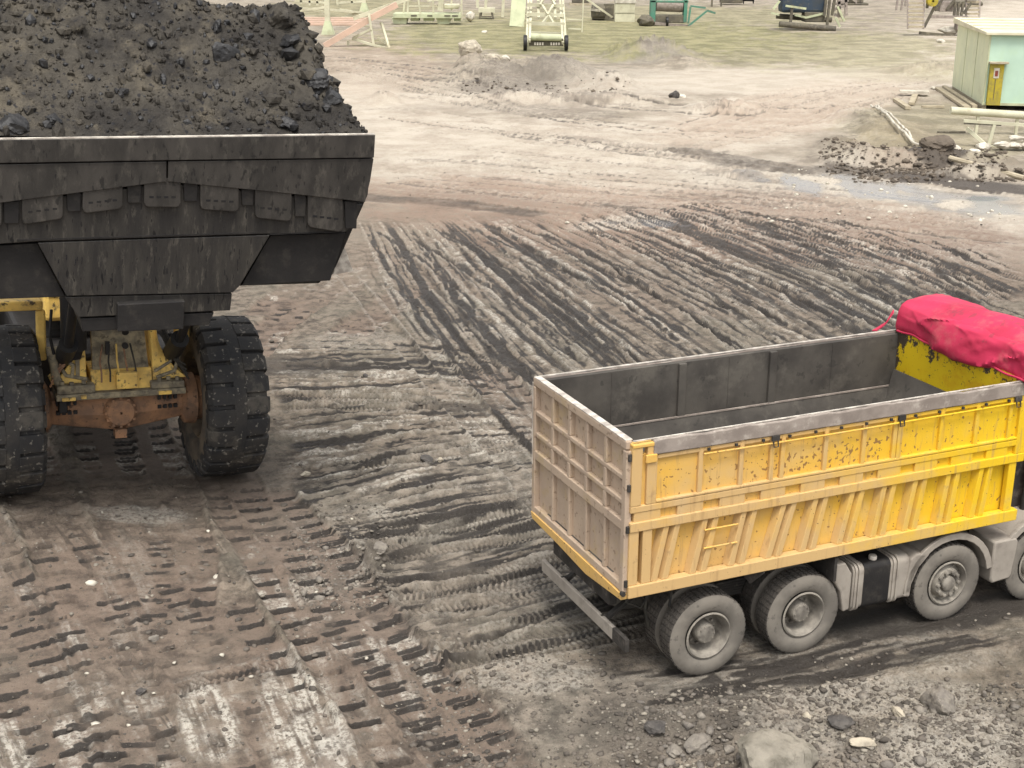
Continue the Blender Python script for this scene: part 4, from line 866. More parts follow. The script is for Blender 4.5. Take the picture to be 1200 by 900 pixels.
for s in (-1,1):
    sd_=MB(); x=s*.50
    sd_.prism([(x,-.46,TR+.38),(x,-.36,TR+.9),(x,-.10,TR+1.5),(x,.05,TR+2.1),(x,.7,TR+2.3),(x,.9,TR+.38)],(s*.10,0,0)); sd_.build('frame_cheek',ly,loader,bevel=.02)
    # flared gusset sweeping out to the axle seat
    g_=MB(); prev=[]
    Vv=[];n=9
    for i in range(n):
        t=i/(n-1); z=TR+1.25-t*.76; xo=s*(.60+.42*t**2.2); 
        Vv+=[(s*.58,-.30-.14*t,z),(xo,-.22-.22*t,z),(xo,.05,z),(s*.58,.05,z)]
    g_.add(Vv,[(4*i+j,4*i+(j+1)%4,4*i+4+(j+1)%4,4*i+4+j) for i in range(n-1) for j in range(4)]+[(0,1,2,3),tuple(4*(n-1)+j for j in (3,2,1,0))]); g_.build('frame_gusset',ly,loader,bevel=.01,smooth=True)
    hs_=MB()
    for k in range(4):
        o=k*.055; hs_.tube([(s*(.62),-.38-o*.3,TR+1.55-o),(s*(.66+o),-.42,TR+1.15-o),(s*(.78+o),-.46,TR+.85-o*1.2),(s*(1.0+o*.3),-.48,TR+.70-o*1.4)],.017,7)
    hs_.each('hydraulic_hose',[hose if s>0 else axm][0],loader,smooth=True)
    am=MB(); am.prism([(s*.62,.65,TR+1.75),(s*.62,.3,TR+2.4),(s*.62,-1.2,TR+2.95),(s*.62,-2.75,TR+2.75),(s*.62,-2.75,TR+2.45),(s*.62,-1.2,TR+2.5),(s*.62,.4,TR+1.6)],(s*.16,0,0)); am.build('lift_arm',ly,loader,bevel=.03)
    cy=MB(); cy.tube([(s*.82,.2,TR+.55),(s*.82,-.9,TR+1.25)],.14,16); cy.tube([(s*.82,-.9,TR+1.25),(s*.86,-1.8,TR+2.1)],.07,12); cy.build('lift_cylinder',black,loader,smooth=True)
    fe=MB(); fe.box(s*1.10,s*2.25,*((-.35,.05,2.95,3.10) if s<0 else (.5,1.0,3.4,3.5))); 
    if s<0: fe.box(-1.20,-1.06,-.30,-.20,2.15,2.94)
    fe.build('fender',ly,loader,bevel=.03)
br=MB(); br.tube([(-.68,-.42,2.35),(-.68,-.42,3.6)],.19,24); br.tube([(-.68,-.42,2.2),(-.68,-.42,2.36)],[.10,.15],16); br.build('tilt_cylinder',black,loader,smooth=True)
cl=MB(); cl.tube([(-1.0,-.42,2.28),(-.95,-.44,1.9),(-.86,-.45,1.72)],.07,10); cl.box(-1.08,-.76,-.50,-.34,2.28,2.38); cl.tube([(-.92,-.4,2.26),(-.7,-.44,2.1),(-.72,-.44,1.9)],.03,8)
cl.box(-.66,-.60,-.42,-.3,1.9,2.3); cl.each('grease_line',dusty,loader,smooth=True)
cd=MB(); cd.box(-.93,-.80,-.50,-.34,1.35,1.72); cd.tube([(-1.0,-.5,3.0),(-1.04,-.52,2.6),(-.98,-.5,2.3)],.025,8); cd.each('sensor_box',black,loader,bevel=.02)
pb=MB(); pb.box(.92,1.07,-.10,.05,2.3,3.35); pb.tube([(1.14,.02,2.3),(1.14,.02,3.3)],.03,8); pb.each('lamp_post',ly,loader,bevel=.02)
for k in range(5):
    x=-.30+k*.13; q=MB(); q.tube([(x,-.56,TR+.52),(x+.01,-.50,TR+.66),(x,-.40,TR+.80),(x*.8,-.30,TR+1.05)],.014,6); q.build('hydraulic_hose',[axm,hose,ly][k%3],loader,smooth=True)
q=MB()
for x,z in ((-.88,.56),(-.74,.54),(-.56,.56),(.58,.53),(.72,.54),(.86,.53)): q.lathe([(-.0,.035),(.05,.035),(.05,.001)],(x,-.52,TR+z-.05),'z',8)
q.each('ledge_bolt',dusty,loader)
q=MB(); q.box(-.62,-.54,-.66,-.61,TR+.30,TR+.36); q.box(.55,.75,-.66,-.61,TR+.29,TR+.345); q.box(-.9,-.7,-.66,-.61,TR+.28,TR+.33); q.each('clamp_block',ly,loader,bevel=.01)
q=MB(); q.tube([(-.98,-.3,TR+.9),(-.80,-.42,TR+.62),(-.5,-.44,TR+.55)],.03,8); q.tube([(.98,-.25,TR+.95),(.84,-.42,TR+.60),(.55,-.46,TR+.52)],.03,8); q.tube([(.9,-.2,TR+1.1),(.78,-.40,TR+.75),(.52,-.46,TR+.62)],.025,8); q.each('oil_pipe',dusty,loader,smooth=True)
# rear body behind the bucket
rb=MB(); rb.box(-1.1,1.1,.9,2.0,1.0,1.9); rb.box(-1.25,1.25,2.0,7.2,1.15,2.0); rb.box(-1.15,1.15,3.4,7.3,2.0,3.3); rb.build('rear_frame',bdark,loader,bevel=.08)
cbm=MB(); cbm.box(-.85,.85,1.6,3.3,2.25,4.1); cbo=cbm.build('cab',ly,loader,bevel=.08)
cg=MB(); cg.box(-.78,.78,1.575,1.60,2.7,3.95); cg.box(-.875,-.85,1.75,3.15,2.7,3.95); cg.box(.85,.875,1.75,3.15,2.7,3.95); cg.each('window',glass,cbo)
# ---- bucket
bucket=bpy.data.objects.new('bucket',None); COL.objects.link(bucket); bucket.parent=loader
HW=2.87
sh=MB()
prof=[(-3.44,5.90),(-3.18,4.12),(-2.5,3.75),(-1.6,3.6),(-.85,4.1),(-.55,5.0),(-.70,6.05)]
inn=[(-.82,5.98),(-.70,5.0),(-.98,4.2),(-1.65,3.75),(-2.45,3.9),(-3.02,4.2),(-3.3,5.90)]
sh.prism([(-HW+.38,a,b) for a,b in prof+inn],(2*HW-.76,0,0))
for s in (-1,1):
    pr=[(-3.55,5.95),(-3.40,5.2)]+prof[1:]+[(-.70,6.15)]; tp_=lambda z: HW-.37*min(1,max(0,(5.3-z)/1.1))
    n=len(pr); vs=[(s*tp_(b),a,b) for a,b in pr]+[(s*(tp_(b)-.08),a,b) for a,b in pr]
    sh.add(vs,[tuple(range(n))[::-1],tuple(range(n,2*n))]+[(i,(i+1)%n,(i+1)%n+n,i+n) for i in range(n)])
sh.build('shell',bdark,bucket,bevel=.02)
# lip band (cutting edge)
lp=MB(); plate(lp,[(-92,165),(440,158),(438.5,185),(200,188),(-90,193)],.13,.11); lp.build('cutting_edge',bsteel2,bucket,bevel=.01)
le=MB(); plate(le,[(-90,163.6),(439,157),(439,158.6),(-90,165.4)],.125,.05); le.build('worn_lip',edge,bucket)
b1_=MB(); plate(b1_,[(197.2,189.3),(438,186),(434,212),(428,237),(330,226),(197,213)],.105,.10); b1_.build('lip_plate',bsteel2,bucket,bevel=.008)
b2_=MB(); plate(b2_,[(-90,194.5),(195.2,189.3),(195,213),(60,230),(-90,250)],.105,.10); b2_.build('lip_plate',bsteel2,bucket,bevel=.008)
for x0,x1,y0,y1,sl__ in ((169,212,213,243,0),(235,280,217,246,.05),(299,342,224,256,.08),(361,402,232,267,.12),(97,144,221,250,-.1),(26,74,230,263,-.12),(-46,2,240,272,-.12)):
    ym=(x0+x1)/2; sk=sl__*(x1-x0)
    wp=MB(); r_=5
    q=[(x0,y0-4),(x1,y0-4+sk),(x1,y1+sk-r_),(x1-1.5,y1+sk-1.5),(x1-r_,y1+sk),(x0+r_,y1),(x0+1.5,y1-1.5),(x0,y1-r_)]
    plate(wp,q,.085,.09); wo=wp.build('wear_plate',bsteel2,bucket,bevel=.012)
    st=MB()
    for k in range(4):
        cx_=x0+(x1-x0)*(.2+.2*k); cy_=(y0+y1)/2+3+sl__*(cx_-x0); plate(st,[(cx_-2.6,cy_-1.2),(cx_+2.6,cy_-1.2+sl__),(cx_+2.6,cy_+1.2+sl__),(cx_-2.6,cy_+1.2)],.0865,.02)
    st.each('bolt_slot',black,wo)
sw=MB()
for x0,x1,y0,y1 in ((215,232,214,236),(283,298,222,241),(345,359,228,254),(404,419,236,268),(149,166,216,238),(78,95,226,248),(4,23,236,262)):
    plate(sw,[(x0,y0),(x1,y0),(x1-1,y1),(x0+1,y1)],.05,.06)
sw.each('spacer_plate',bdark,bucket,bevel=.008)
# underside: keel panel in front, side panels set back
kl=MB(); plate(kl,[(-95,246),(60,232),(197,215),(330,228),(425,240),(415,263),(405,272),(317,274),(45,283),(-95,292)],.02,.12); kl.build('bottom_skin',bsteel,bucket,bevel=.01)
kc=MB(); plate(kc,[(44,284.5),(316.5,275.5),(281,335),(273,343),(78,347)],.02,.14); kc.build('keel_panel',bsteel,bucket,bevel=.01)
h1=MB(); plate(h1,[(76,348),(272,344),(270,364),(92,372)],-.02,.5); h1.build('heel_plate',bsteel,bucket,bevel=.012)
h2=MB(); plate(h2,[(94,373.5),(251,366.5),(245,381),(97,389)],-.05,.7); h2.build('heel_plate',bdark,bucket,bevel=.012)
h3=MB(); plate(h3,[(138,357),(217,353),(215,386),(138,389)],.10,.7); h3.build('heel_block',bdark,bucket,bevel=.012)
sp=MB(); plate(sp,[(317,276),(405,273),(396,302),(387,329),(283,335)],-.10,.1); plate(sp,[(-95,294),(44,285),(77,348),(-40,352),(-90,330)],-.10,.1); sp.each('side_skin',bdark,bucket,bevel=.01)
wl=MB(); plate(wl,[(20,281),(300,272.3),(300,273.8),(20,282.8)],.032,.02); plate(wl,[(316,274.2),(404,270.8),(404,272),(316,275.4)],.034,.02)
wl.each('weld_line',bdark,bucket)
tt=MB(); plate(tt,[(398,296),(404,290),(414,318),(390,322)],-.25,.12); tt.build('side_cutter',edge,bucket,bevel=.005)
# dark weeping streaks are dents in the steel: small vertical gouges
gs=MB(); r=random.Random(3)
for _ in range(70):
    x=r.uniform(60,410); y=r.uniform(285,335) if r.random()<.6 else r.uniform(190,270); h=r.uniform(3,9)
    if 60<x<285 or y<270:
        if y<270 and y>205: continue
        off=.134 if y<186 else (.109 if y<206 else .024); plate(gs,[(x,y),(x+r.uniform(.6,1.6),y),(x+r.uniform(.4,1.2)+r.uniform(-1,1),y+h),(x-.3,y+h)],off,.006)
gs.each('gouge_mark',black,bucket)
# ---- the heap of coal in the bucket
def heap():
    nx,ny=240,150; xs=np.linspace(-HW+.03,HW-.03,nx); ds=np.linspace(0,3.0,ny); D,S=np.meshgrid(ds,xs,indexing='ij'); S=S.ravel(); D=D.ravel()
    top=1.70+.16*(fbm(S*.8,D*.8,3,3)-.5)
    sd_=HW-np.abs(S+.06); e=[top,D*1.0,.05+sd_*(1.25+1.7*sst(.5,1.7,D))+sd_**3*.3,(3.0-D)*1.5]
    k=11.; h=-np.log(sum(np.exp(-k*q) for q in e))/k; h=h+math.log(4)/k*np.exp(-((D+ np.minimum(HW-abs(S),1))*3))*.3
    h+= (fbm(S*1.6,D*1.6,5,4)-.5)*.26*sst(0,.5,D)*sst(0,.3,HW-abs(S))
    r1=1-np.abs(2*fbm(S*3.2,D*3.2,8,4,.6)-1); h+=(r1-.8)*.11*sst(0,.25,D)
    h+=(fbm(S*9,D*9,10,4,.65)-.5)*.13*sst(0,.1,D)
    z=5.965+np.maximum(h,-.02); y=-3.64+D
    Vh=np.c_[S,y,z]; gi=np.arange(nx*ny).reshape(ny,nx); Fh=np.stack([gi[:-1,:-1],gi[:-1,1:],gi[1:,1:],gi[1:,:-1]],-1).reshape(-1,4)
    Zg=z.reshape(ny,nx)
    def hz(s,d): return Zg[min(ny-1,max(0,int(d/3*ny))),min(nx-1,max(0,int((s+HW)/(2*HW)*nx)))]
    rs=np.random.RandomState(5); Vt=[];Ft=[];n0=len(Vh)
    for i in range(4200):
        s=rs.uniform(-HW+.08,HW-.08); d=rs.uniform(.03,2.3); sz=.015*np.exp(rs.normal(0,.65)); sz=min(sz,.10)
        if s>1.2 and rs.rand()<.3: sz*=1.6
        q=ICO0*(1+rs.uniform(-.35,.35,(12,1)))*sz*rs.uniform(.6,1.4,3); Vt.append(q+np.array([s,-3.64+d,hz(s,d)+sz*.25])); Ft.append(ICF0+n0+12*i)
    Vt=np.vstack(Vt); Ft=np.vstack(Ft)
    me=bpy.data.meshes.new('coal_heap'); allV=np.vstack([Vh,Vt]); me.from_pydata(allV.tolist(),[],Fh.tolist()+Ft.tolist()); me.materials.append(coal); me.materials.append(coal_black); me.update()
    o=bpy.data.objects.new('coal_heap',me); COL.objects.link(o); o.location=loader.location; o.rotation_euler=loader.rotation_euler
    me.polygons.foreach_set('use_smooth',[True]*len(Fh)+[False]*len(Ft))
    mi=np.r_[np.zeros(len(Fh)),np.repeat((np.random.RandomState(9).rand(4200)<.22).astype(int),20)].astype(np.int32); me.polygons.foreach_set('material_index',mi)
    tag(o,'steep heap of dirty brown-black coal filling the raised loader bucket','coal heap')
    def lump(px,py,size,lab,seed,flat=.7,m=coal_black,sx=1.):
        # march along the viewing ray to the heap's surface, sit the lump there
        d=ray(px,py); d=d/np.linalg.norm(d); hit=None
        for t in np.arange(15,26,.02):
            q=loc(OC+d*t)
            if abs(q[0])<HW and 0<q[1]+3.64<3 and q[2]<hz(q[0],q[1]+3.64): hit=q; break
        if hit is None: return
        V,Fc=rock_mesh(size,seed,flat,sx=sx); l=np_mesh('coal_lump',V,Fc,m); l.data.polygons.foreach_set('use_smooth',np.ones(len(Fc),bool)); l.data.set_sharp_from_angle(angle=R(25))
        w_=LOC3+LM@np.array(hit); l.location=(w_[0],w_[1],w_[2]+size*.1); l.rotation_euler=(seed*.4,.3,seed*1.1); tag(l,lab,'coal lump')
    lump(328,24,.24,'brown coal lump jutting from the top right shoulder of the heap',31,.9,coal)
    lump(340,50,.17,'glossy black coal lump just below the jutting shoulder lump',32,.6)
    lump(372,98,.20,'large glossy black coal lump on the right slope of the heap',33,.8)
    lump(388,118,.15,'black coal lump lying right below the large glossy one',34,.7)
    lump(265,65,.17,'flat black slab of coal in the upper middle of the heap',35,.5,sx=1.3)
    lump(255,32,.12,'small black coal lump near the crest, right of centre',36,.6)
    lump(88,30,.13,'long dark sliver of coal near the crest on the left',37,.4,coal,1.6)
    lump(15,150,.20,'black coal lump at the bucket lip on the far left',38,.6)
    lump(335,146,.15,'dark coal lump just above the lip right of centre',39,.6)
    lump(62,140,.12,'small dark coal lump above the lip left of centre',40,.5)
heap()
# ================================================================ STONES IN THE YARD
for a in ((908,903,.42,'big grey-tan boulder at the bottom edge, in front of the lorry',bould,51,.62,1.15,.9,'boulder'),
 (1100,828,.19,'grey rounded boulder right of the lorry tank, on the rubble bank',rockm,52,.85,1.1,1,'boulder'),
 (985,850,.15,'dark layered stone between the big boulder and the grey one',rockd,53,.55,1.25,.8,'stone'),
 (818,878,.15,'grey flat-topped stone left of the big boulder',rockm,54,.7,1.2,1,'stone'),
 (768,860,.12,'brownish angular stone left of the flat-topped one',rockd,55,.7,1.2,1,'stone'),
 (946,843,.06,'small pale upright stone above the big boulder',concrete,56,1.,.8,1,'stone'),
 (1052,838,.08,'small pale wedge stone left of the grey rounded boulder',concrete,57,.7,1.5,.7,'stone'),
 (1010,878,.10,'pale flat slab right of the big boulder',concrete,58,.4,1.5,1,'stone'),
 (446,657,.12,'grey-brown clod beside the right loader track',rockm,60,.8,1,1,'stone'),
 (358,547,.07,'whitish stone by the loader tyre',concrete,61,.6,1.4,.9,'stone'),
 (500,538,.10,'dark clod amid the ruts left of the lorry box',rockd,62,.6,1.4,1,'stone'),
 (516,540,.055,'small whitish stone right of the dark clod',concrete,63,.8,1,1,'stone'),
 (640,660,.07,'dark stone with a pale top behind the lorry bumper',rockm,64,.6,1.4,.8,'stone'),
 (428,444,.05,'small black stone between the ruts behind the loader tyre',rockd,65,.9,1,1,'stone'),
 (790,884,.09,'small grey stone at the bottom edge beside the flat-topped one',rockm,66,.6,1.2,1,'stone'),
 (640,604,.06,'small stone in the rut left of the tailgate',rockd,67,.6,1.2,1,'stone'),
 (180,745,.07,'grey clod lying in the left loader print',rockm,68,.6,1,1,'stone'),
 (165,808,.07,'brown clod low in the left loader print',rockd,69,.6,1,1,'stone'),
 # far away
 (552,80,.75,'white rounded boulder on the spoil bank, left of the ladder frame',concrete,70,.75,1.2,1,'boulder'),
 (577,74,.65,'whitish craggy boulder just right of the white rounded one',concrete,71,.8,1.2,1,'boulder'),
 (592,72,.35,'small white stone right of the craggy boulder',white,72,.8,1.1,1,'stone'),
 (790,117,.27,'small dark stone beside a white one in the haul road',rockd,73,.9,1.2,1,'stone'),
 (797,116,.3,'small white stone beside a dark one in the haul road',white,74,.6,1.2,1,'stone'),
 (1098,190,.55,'black mud clod heap on the bank below the hut',mudm,75,.6,1.5,1.,'mud heap'),
 (1098,180,.33,'small white lump behind the black mud heap',white,77,.5,1.5,1,'stone'),
 (1152,173,.3,'white stone below the trestle legs',white,78,.5,1.4,1,'stone'),
 (1142,178,.2,'little white stone left of the stone by the trestle legs',white,79,.5,1.3,1,'stone'),
 (568,38,.22,'lone white stone on the grass left of the ladder frame',white,80,.6,1.2,1,'stone'),
 (754,54,.2,'lone white stone on the grass below the cream cabinet',white,81,.5,1.5,1,'stone'),
 (1102,50,.3,'pale stone on the ground below the white sack',white,82,.6,1.2,1,'stone'),
 (1095,105,.22,'pale stone above the white board',white,83,.6,1.2,1,'stone')):
    rock({'boulder':'boulder','mud heap':'mud_heap'}.get(a[9],'stone'),a[0],a[1],a[2],a[3],a[4],a[5],a[6],a[7],a[8],a[9])
V,Fc=rock_mesh(.45,90,.4,sx=1.5,sy=.5); sl2=np_mesh('white_bag',V,Fc,white); g=gnd(1116,178); sl2.location=(g[0],g[1]+.2,ground_h(g[0],g[1])+.2); sl2.rotation_euler=(0,.45,-.5); tag(sl2,'long white bag slumped against the black mud heap','bag')
gx=gnd(1188,176)
for i,(dx,dz,l) in enumerate(((-.5,0,'leftmost'),(0,0,'middle'),(.5,0,'rightmost'))):
    V,Fc=rock_mesh(.30,91+i,.55,sx=1.1); b=np_mesh('sack',V,Fc,white); b.location=(gx[0]+dx,gx[1],.2+ground_h(gx[0],gx[1])); b.rotation_euler=(0,0,i*.7); tag(b,f'cream sack, {l} of three dumped right of the trestle benches','sack','cream sacks by the trestles')
V,Fc=rock_mesh(.30,95,.5,sx=1.1); b=np_mesh('sack',V,Fc,white); b.location=(gx[0]+.1,gx[1]+.1,.46+ground_h(gx[0],gx[1])); tag(b,'cream sack lying on top of the three dumped sacks','sack','cream sacks by the trestles')
# ================================================================ THE DEPOT BEYOND THE ROAD
def site(px,py):
    g=gnd(px,py); d=g-OC; dep=d[1]*math.cos(CP)-d[2]*math.sin(CP); return g,dep/CF     # point, metres per photo pixel
class Site:   # build in metres from photo pixels measured at one base point; x right, z up
    def __init__(s,px,py): s.px,s.py=px,py; s.g,s.k=site(px,py); s.z=ground_h(s.g[0],s.g[1])
    def p(s,x,y,d=0): return ((x-s.px)*s.k,d,(s.py-y)*s.k*1.03)
    def thing(s,name,label,cat,group=None): return thing(name,label,cat,(s.g[0],s.g[1],s.z),0,group)
def beams(S,L,w,name,m,par,each=True):
    mb=MB()
    for q in L:
        x0,y0,x1,y1=q[:4]; d0=q[4] if len(q)>4 else 0; d1=q[5] if len(q)>5 else d0; ww=q[6] if len(q)>6 else w
        mb.beam(S.p(x0,y0,d0),S.p(x1,y1,d1),ww)
    return mb.each(name,m,par) if each else mb.build(name,m,par)
# hut
B0,B1=gnd(1151,129),gnd(1115,106); d_=(B1-B0)[:2]; hl=np.hypot(*d_); e1=d_/hl; e0=np.array([e1[1],-e1[0]])   # e1 along the cream wall (away), e0 along the mint wall (right)
yawh=math.atan2(e0[1],e0[0]); hutL=5.6; _,kk=site(1151,129); hh=76*kk*1.05; hd=hl
hut=thing('hut','mint and cream sheet metal hut on wooden skids at the right edge','hut',(B0[0],B0[1],.25),yawh)
mb=MB(); mb.box(0,.08,0.081,hd,0,hh); mb.build('cream_wall',cream,hut)
mb=MB(); mb.box(0,hutL,0,.08,0,hh); mb.build('mint_wall',mint,hut)
mb=MB(); mb.box(0.081,hutL,hd-.08,hd-.002,0,hh-.01); mb.box(hutL-.08,hutL-.002,.082,hd-.082,0,hh-.01); mb.each('rear_wall',cream,hut)
mb=MB()
for i in (1,2): mb.box(-.02,.0,hd*i/3-.02,hd*i/3+.02,.05,hh-.05)
mb.each('wall_batten',sage,hut)
mb=MB(); mb.box(-.03,.05,-.03,.05,0,hh); mb.build('corner_trim',sage,hut)
mb=MB(); mb.add([(-.25,-.25,hh+.002),(hutL+.25,-.25,hh+.002),(hutL+.25,hd+.25,hh+.002),(-.25,hd+.25,hh+.002),(-.25,-.25,hh+.14),(hutL+.25,-.25,hh+.14),(hutL+.25,hd+.25,hh+.30),(-.25,hd+.25,hh+.30)],[(0,3,2,1),(4,5,6,7),(0,1,5,4),(1,2,6,5),(2,3,7,6),(3,0,4,7)])
rf=mb.build('roof',roofm,hut,bevel=.02)
mb=MB()
for i in range(1,5): mb.beam((-.22,-.25+i*(hd+.5)/5,hh+.16+i*.032),(hutL+.22,-.25+i*(hd+.5)/5,hh+.16+i*.032),.08,.06)
mb.each('roof_rib',ivory,rf)
mb=MB(); mb.box(-.05,hutL,-.06,-.002,-.0,.12); mb.build('sill_rail',sage,hut)
dc=MB(); dc.box(.12,.78,-.28,-.01,.02,2.05); dcx=dc.build('switch_cabinet',ochre,hut,bevel=.02); dcx['label']='ochre yellow switch cabinet on the mint wall'
mb=MB(); mb.box(.05,.95,-.45,-.01,2.06,2.14); mb.build('cabinet_hood',wood,dcx)
mb=MB(); mb.box(.30,.56,-.300,-.281,1.35,1.85); mb.build('warning_plate',white,dcx)
mb=MB(); mb.box(.36,.50,-.31,-.301,1.45,1.72); mb.build('warning_mark',lensr,dcx)
mb=MB(); mb.box(.40,.43,-.30,-.281,.3,1.3); mb.build('cabinet_seam',drab,dcx)
mb=MB(); mb.box(1.85,2.4,-.02,-.002,1.3,1.75); mb.build('notice_plate',white,hut)
mb=MB(); mb.lathe([(-.08,.01),(-.08,.08),(0,.09)],(2.0,-.01,hh-.35),'y',12); mb.build('wall_lamp',drab,hut)
mb=MB(); mb.box(-.5,-.25,.0,hd+.3,-.22,.0); mb.box(-.9,-.55,.0,hd+.1,-.22,-.08); mb.box(.02,.2,.1,hd,-.3,-.002); mb.box(hutL-.3,hutL-.1,.1,hd,-.3,-.002)
mb.each('skid_timber',wood,hut,bevel=.02)
# trestle benches
S=Site(1144,158); t=S.thing('trestle_bench','pale pipe laid on trestle legs in front of the hut, the upper of two','trestle')
mb=MB(); mb.tube([S.p(1111,131),S.p(1212,137)],.17,12); mb.build('pipe',ivory,t,smooth=True)
beams(S,[(1144,136,1143,158),(1190,138,1190,160)],.12,'leg',ivory,t)
S=Site(1158,172); t=S.thing('trestle_bench','lower pale rail on trestle legs nearest the road bank','trestle')
mb=MB(); mb.beam(S.p(1126,143),S.p(1212,148),.12,.12); mb.build('rail',ivory,t)
mb=MB(); mb.beam(S.p(1127,145.5),S.p(1170,147.5),.10,.08); mb.build('rail_underside',drab,t)
beams(S,[(1162,147,1158,171),(1133,152,1157,172,.3,-.1)],.13,'leg',ivory,t)
beams(S,[(1150,172,1170,173)],.16,'foot',ivory,t)
# cables on the bank
def cable(px,r,lab):
    P=[gnd(*q) for q in px]; P=catmull([p_ for p_ in P],8); mb=MB(); mb.tube([(p_[0],p_[1],max(ground_h(p_[0]+a_,p_[1]+b_) for a_ in (-.15,0,.15) for b_ in (-.3,0,.3))+r+.08) for p_ in P],r,8); o=mb.build('hose_pipe',white,None,smooth=True); tag(o,lab,'hose')
cable([(1020,132),(1031,143),(1046,157),(1062,168),(1083,176)],.055,'long white hose curving over the bank, the left one of two')
cable([(1026,128),(1033,139),(1046,151),(1060,163),(1070,171)],.05,'shorter white hose curving beside the longer one')
for q,lab in (((1098,157,1131,157,.04),'thin rusty rod lying on the ground between hoses and trestle'),((1112,196,1200,212,.10),'long pale pole lying on the mud bank')):
    a,b=gnd(q[0],q[1]),gnd(q[2],q[3]); mb=MB(); mb.tube([(a[0],a[1],ground_h(*a[:2])+.08),(b[0],b[1],ground_h(*b[:2])+.08)],q[4],8); tag(mb.build('rod',[drab,wood][q[4]>.05],None),lab,'rod')
for (x0,y0,x1,y1,w_,h_,lab) in ((1054,112,1088,113,.7,.12,'wide white board lying flat left of the hut'),(1049,119,1064,129,.28,.16,'pale timber below the white board, pointing to the road'),(1068,124,1072,114,.30,.14,'short pale timber under the white board'),(1080,127,1106,127,.18,.1,'thin broken plank right of the short timber')):
    a,b=gnd(x0,y0),gnd(x1,y1); z=max(ground_h(*a[:2]),ground_h(*b[:2]))+.1; mb=MB(); mb.beam((a[0],a[1],z+(.12 if w_>.5 else 0)),(b[0],b[1],z+(.12 if w_>.5 else 0)),w_,h_); tag(mb.build('plank',[wood,white][w_>.5],None,bevel=.01),lab,'plank')
# ladder-like conveyor frame
S=Site(640,60); t=S.thing('conveyor_frame','white ladder-like conveyor frame on two black wheels, standing on the grass','conveyor')
beams(S,[(617,52,621,0,0,10),(620.5,50,624.5,0,0,10),(663,53,663,0,0,10),(659.5,52,659.5,0,0,10)],.17,'side_rail',ivory,t)
beams(S,[(618,y,663,y+1,(60-y)*.12) for y in (43,33,24,14,6)],.26,'cross_member',ivory,t)
beams(S,[(636,33+1,644,24+1,3.5,4),(650,33+1,644,24+1,3.5,4),(636,14,643,24,5,4),(650,14,643,24,5,4),(634,14,640,4,5,6),(652,14,646,4,5,6)],.16,'brace',ivory,t)
beams(S,[(632,28,632,0,4,9),(652,28,652,0,4,9)],.20,'inner_rail',ivory,t)
mb=MB(); mb.tube([S.p(622,45,.1),S.p(658,46,.1)],.26,14); mb.build('drum',sage,t,smooth=True)
mb=MB(); mb.box(*[S.p(620,0)[0],S.p(660,0)[0]],.2,.5,S.p(0,55)[2],S.p(0,47)[2]); mb.build('guard_plate',drab,t)
mb=MB()
for x in (626,629,632,635,645,648,651,654): mb.box(S.p(x,0)[0],S.p(x+1.8,0)[0],.0,.15,S.p(0,54)[2],S.p(0,51)[2])
mb.each('spring_end',white,t)
for x in (615.5,663.5):
    mb=MB(); c=S.p(x,53.5); mb.lathe([(-.13,.3),(-.14,.5),(-.1,.56),(.1,.56),(.14,.5),(.13,.3),(.13,.02)],(c[0],0,.56),'x',24); mb.build('wheel',black,t,smooth=True)
# leaning slab
S=Site(600,31); t=S.thing('standing_sheet','tall grey-green sheet panel standing left of the ladder frame','panel')
mb=MB(); mb.prism([S.p(597,30),S.p(614,31),S.p(617,-4,1.),S.p(600,-4,1.)],(0,.12,0)); mb.build('sheet',sage,t)
beams(S,[(606,30,607,28,.9,.9),(599,30,602,-4,.2,1.2)],.14,'prop',sage,t)
# little table-like feeder
S=Site(572,22); t=S.thing('feeder_frame','small cream feeder table with dark legs left of the sheet panel','feeder')
mb=MB(); mb.box(S.p(561,0)[0],S.p(580,0)[0],-.4,1.4,S.p(0,14.5)[2],S.p(0,10)[2]); mb.build('top',ivory,t)
beams(S,[(563,15,562,22,-.3),(577,15,578,22,-.3),(564,15,563,20,1.2),(576,15,577,20,1.2)],.16,'leg',drab,t)
beams(S,[(563,19,577,19,-.3)],.1,'stretcher',drab,t); beams(S,[(560,10,559,-4,0,0),(569,10,570,-4),(589,20,590,-4,.6)],.28,'upright',ivory,t)
V,Fc=rock_mesh(.45,99,1.2); g_,k_=site(551,26); q=np_mesh('bundle',V,Fc,white); q.location=(g_[0],g_[1],.5); tag(q,'small white bundle on the ground left of the feeder table','bundle')
# long screening platform
S=Site(500,29); t=S.thing('screening_plant','long sage-green screening platform with two hopper feet behind the A-frame','machine')
mb=MB(); mb.box(S.p(461,0)[0],S.p(540,0)[0],-.3,2.4,S.p(0,22)[2],S.p(0,17)[2]); mb.build('deck',sage,t,bevel=.03)
mb=MB()
for a,b,c_,d in ((459,478,476,461),(511,530,526,513)): mb.prism([S.p(a,22),S.p(b,22),S.p(c_,28.5),S.p(d,28.5)],(0,1.6,0))
mb.each('hopper_foot',sage,t)
mb=MB()
for a,b in ((481,491),(496,508),(532,540)): mb.box(S.p(a,0)[0],S.p(b,0)[0],.2,1.8,S.p(0,25.5)[2],S.p(0,21.9)[2])
mb.each('foot_block',sage,t)
beams(S,[(478,18,479,-3),(493,18,490,-3),(508,18,508,-3),(529,14,529,-3,.6),(541,24,541,-3),(472,18,474,3,1)],.16,'upright',ivory,t)
beams(S,[(516,14,518,-4,.2,.2,.5)],.5,'cylinder_leg',ivory,t)
beams(S,[(479,9,512,8.5),(522,8,541,8),(500,4,516,3,1.2)],.12,'handrail',ivory,t)
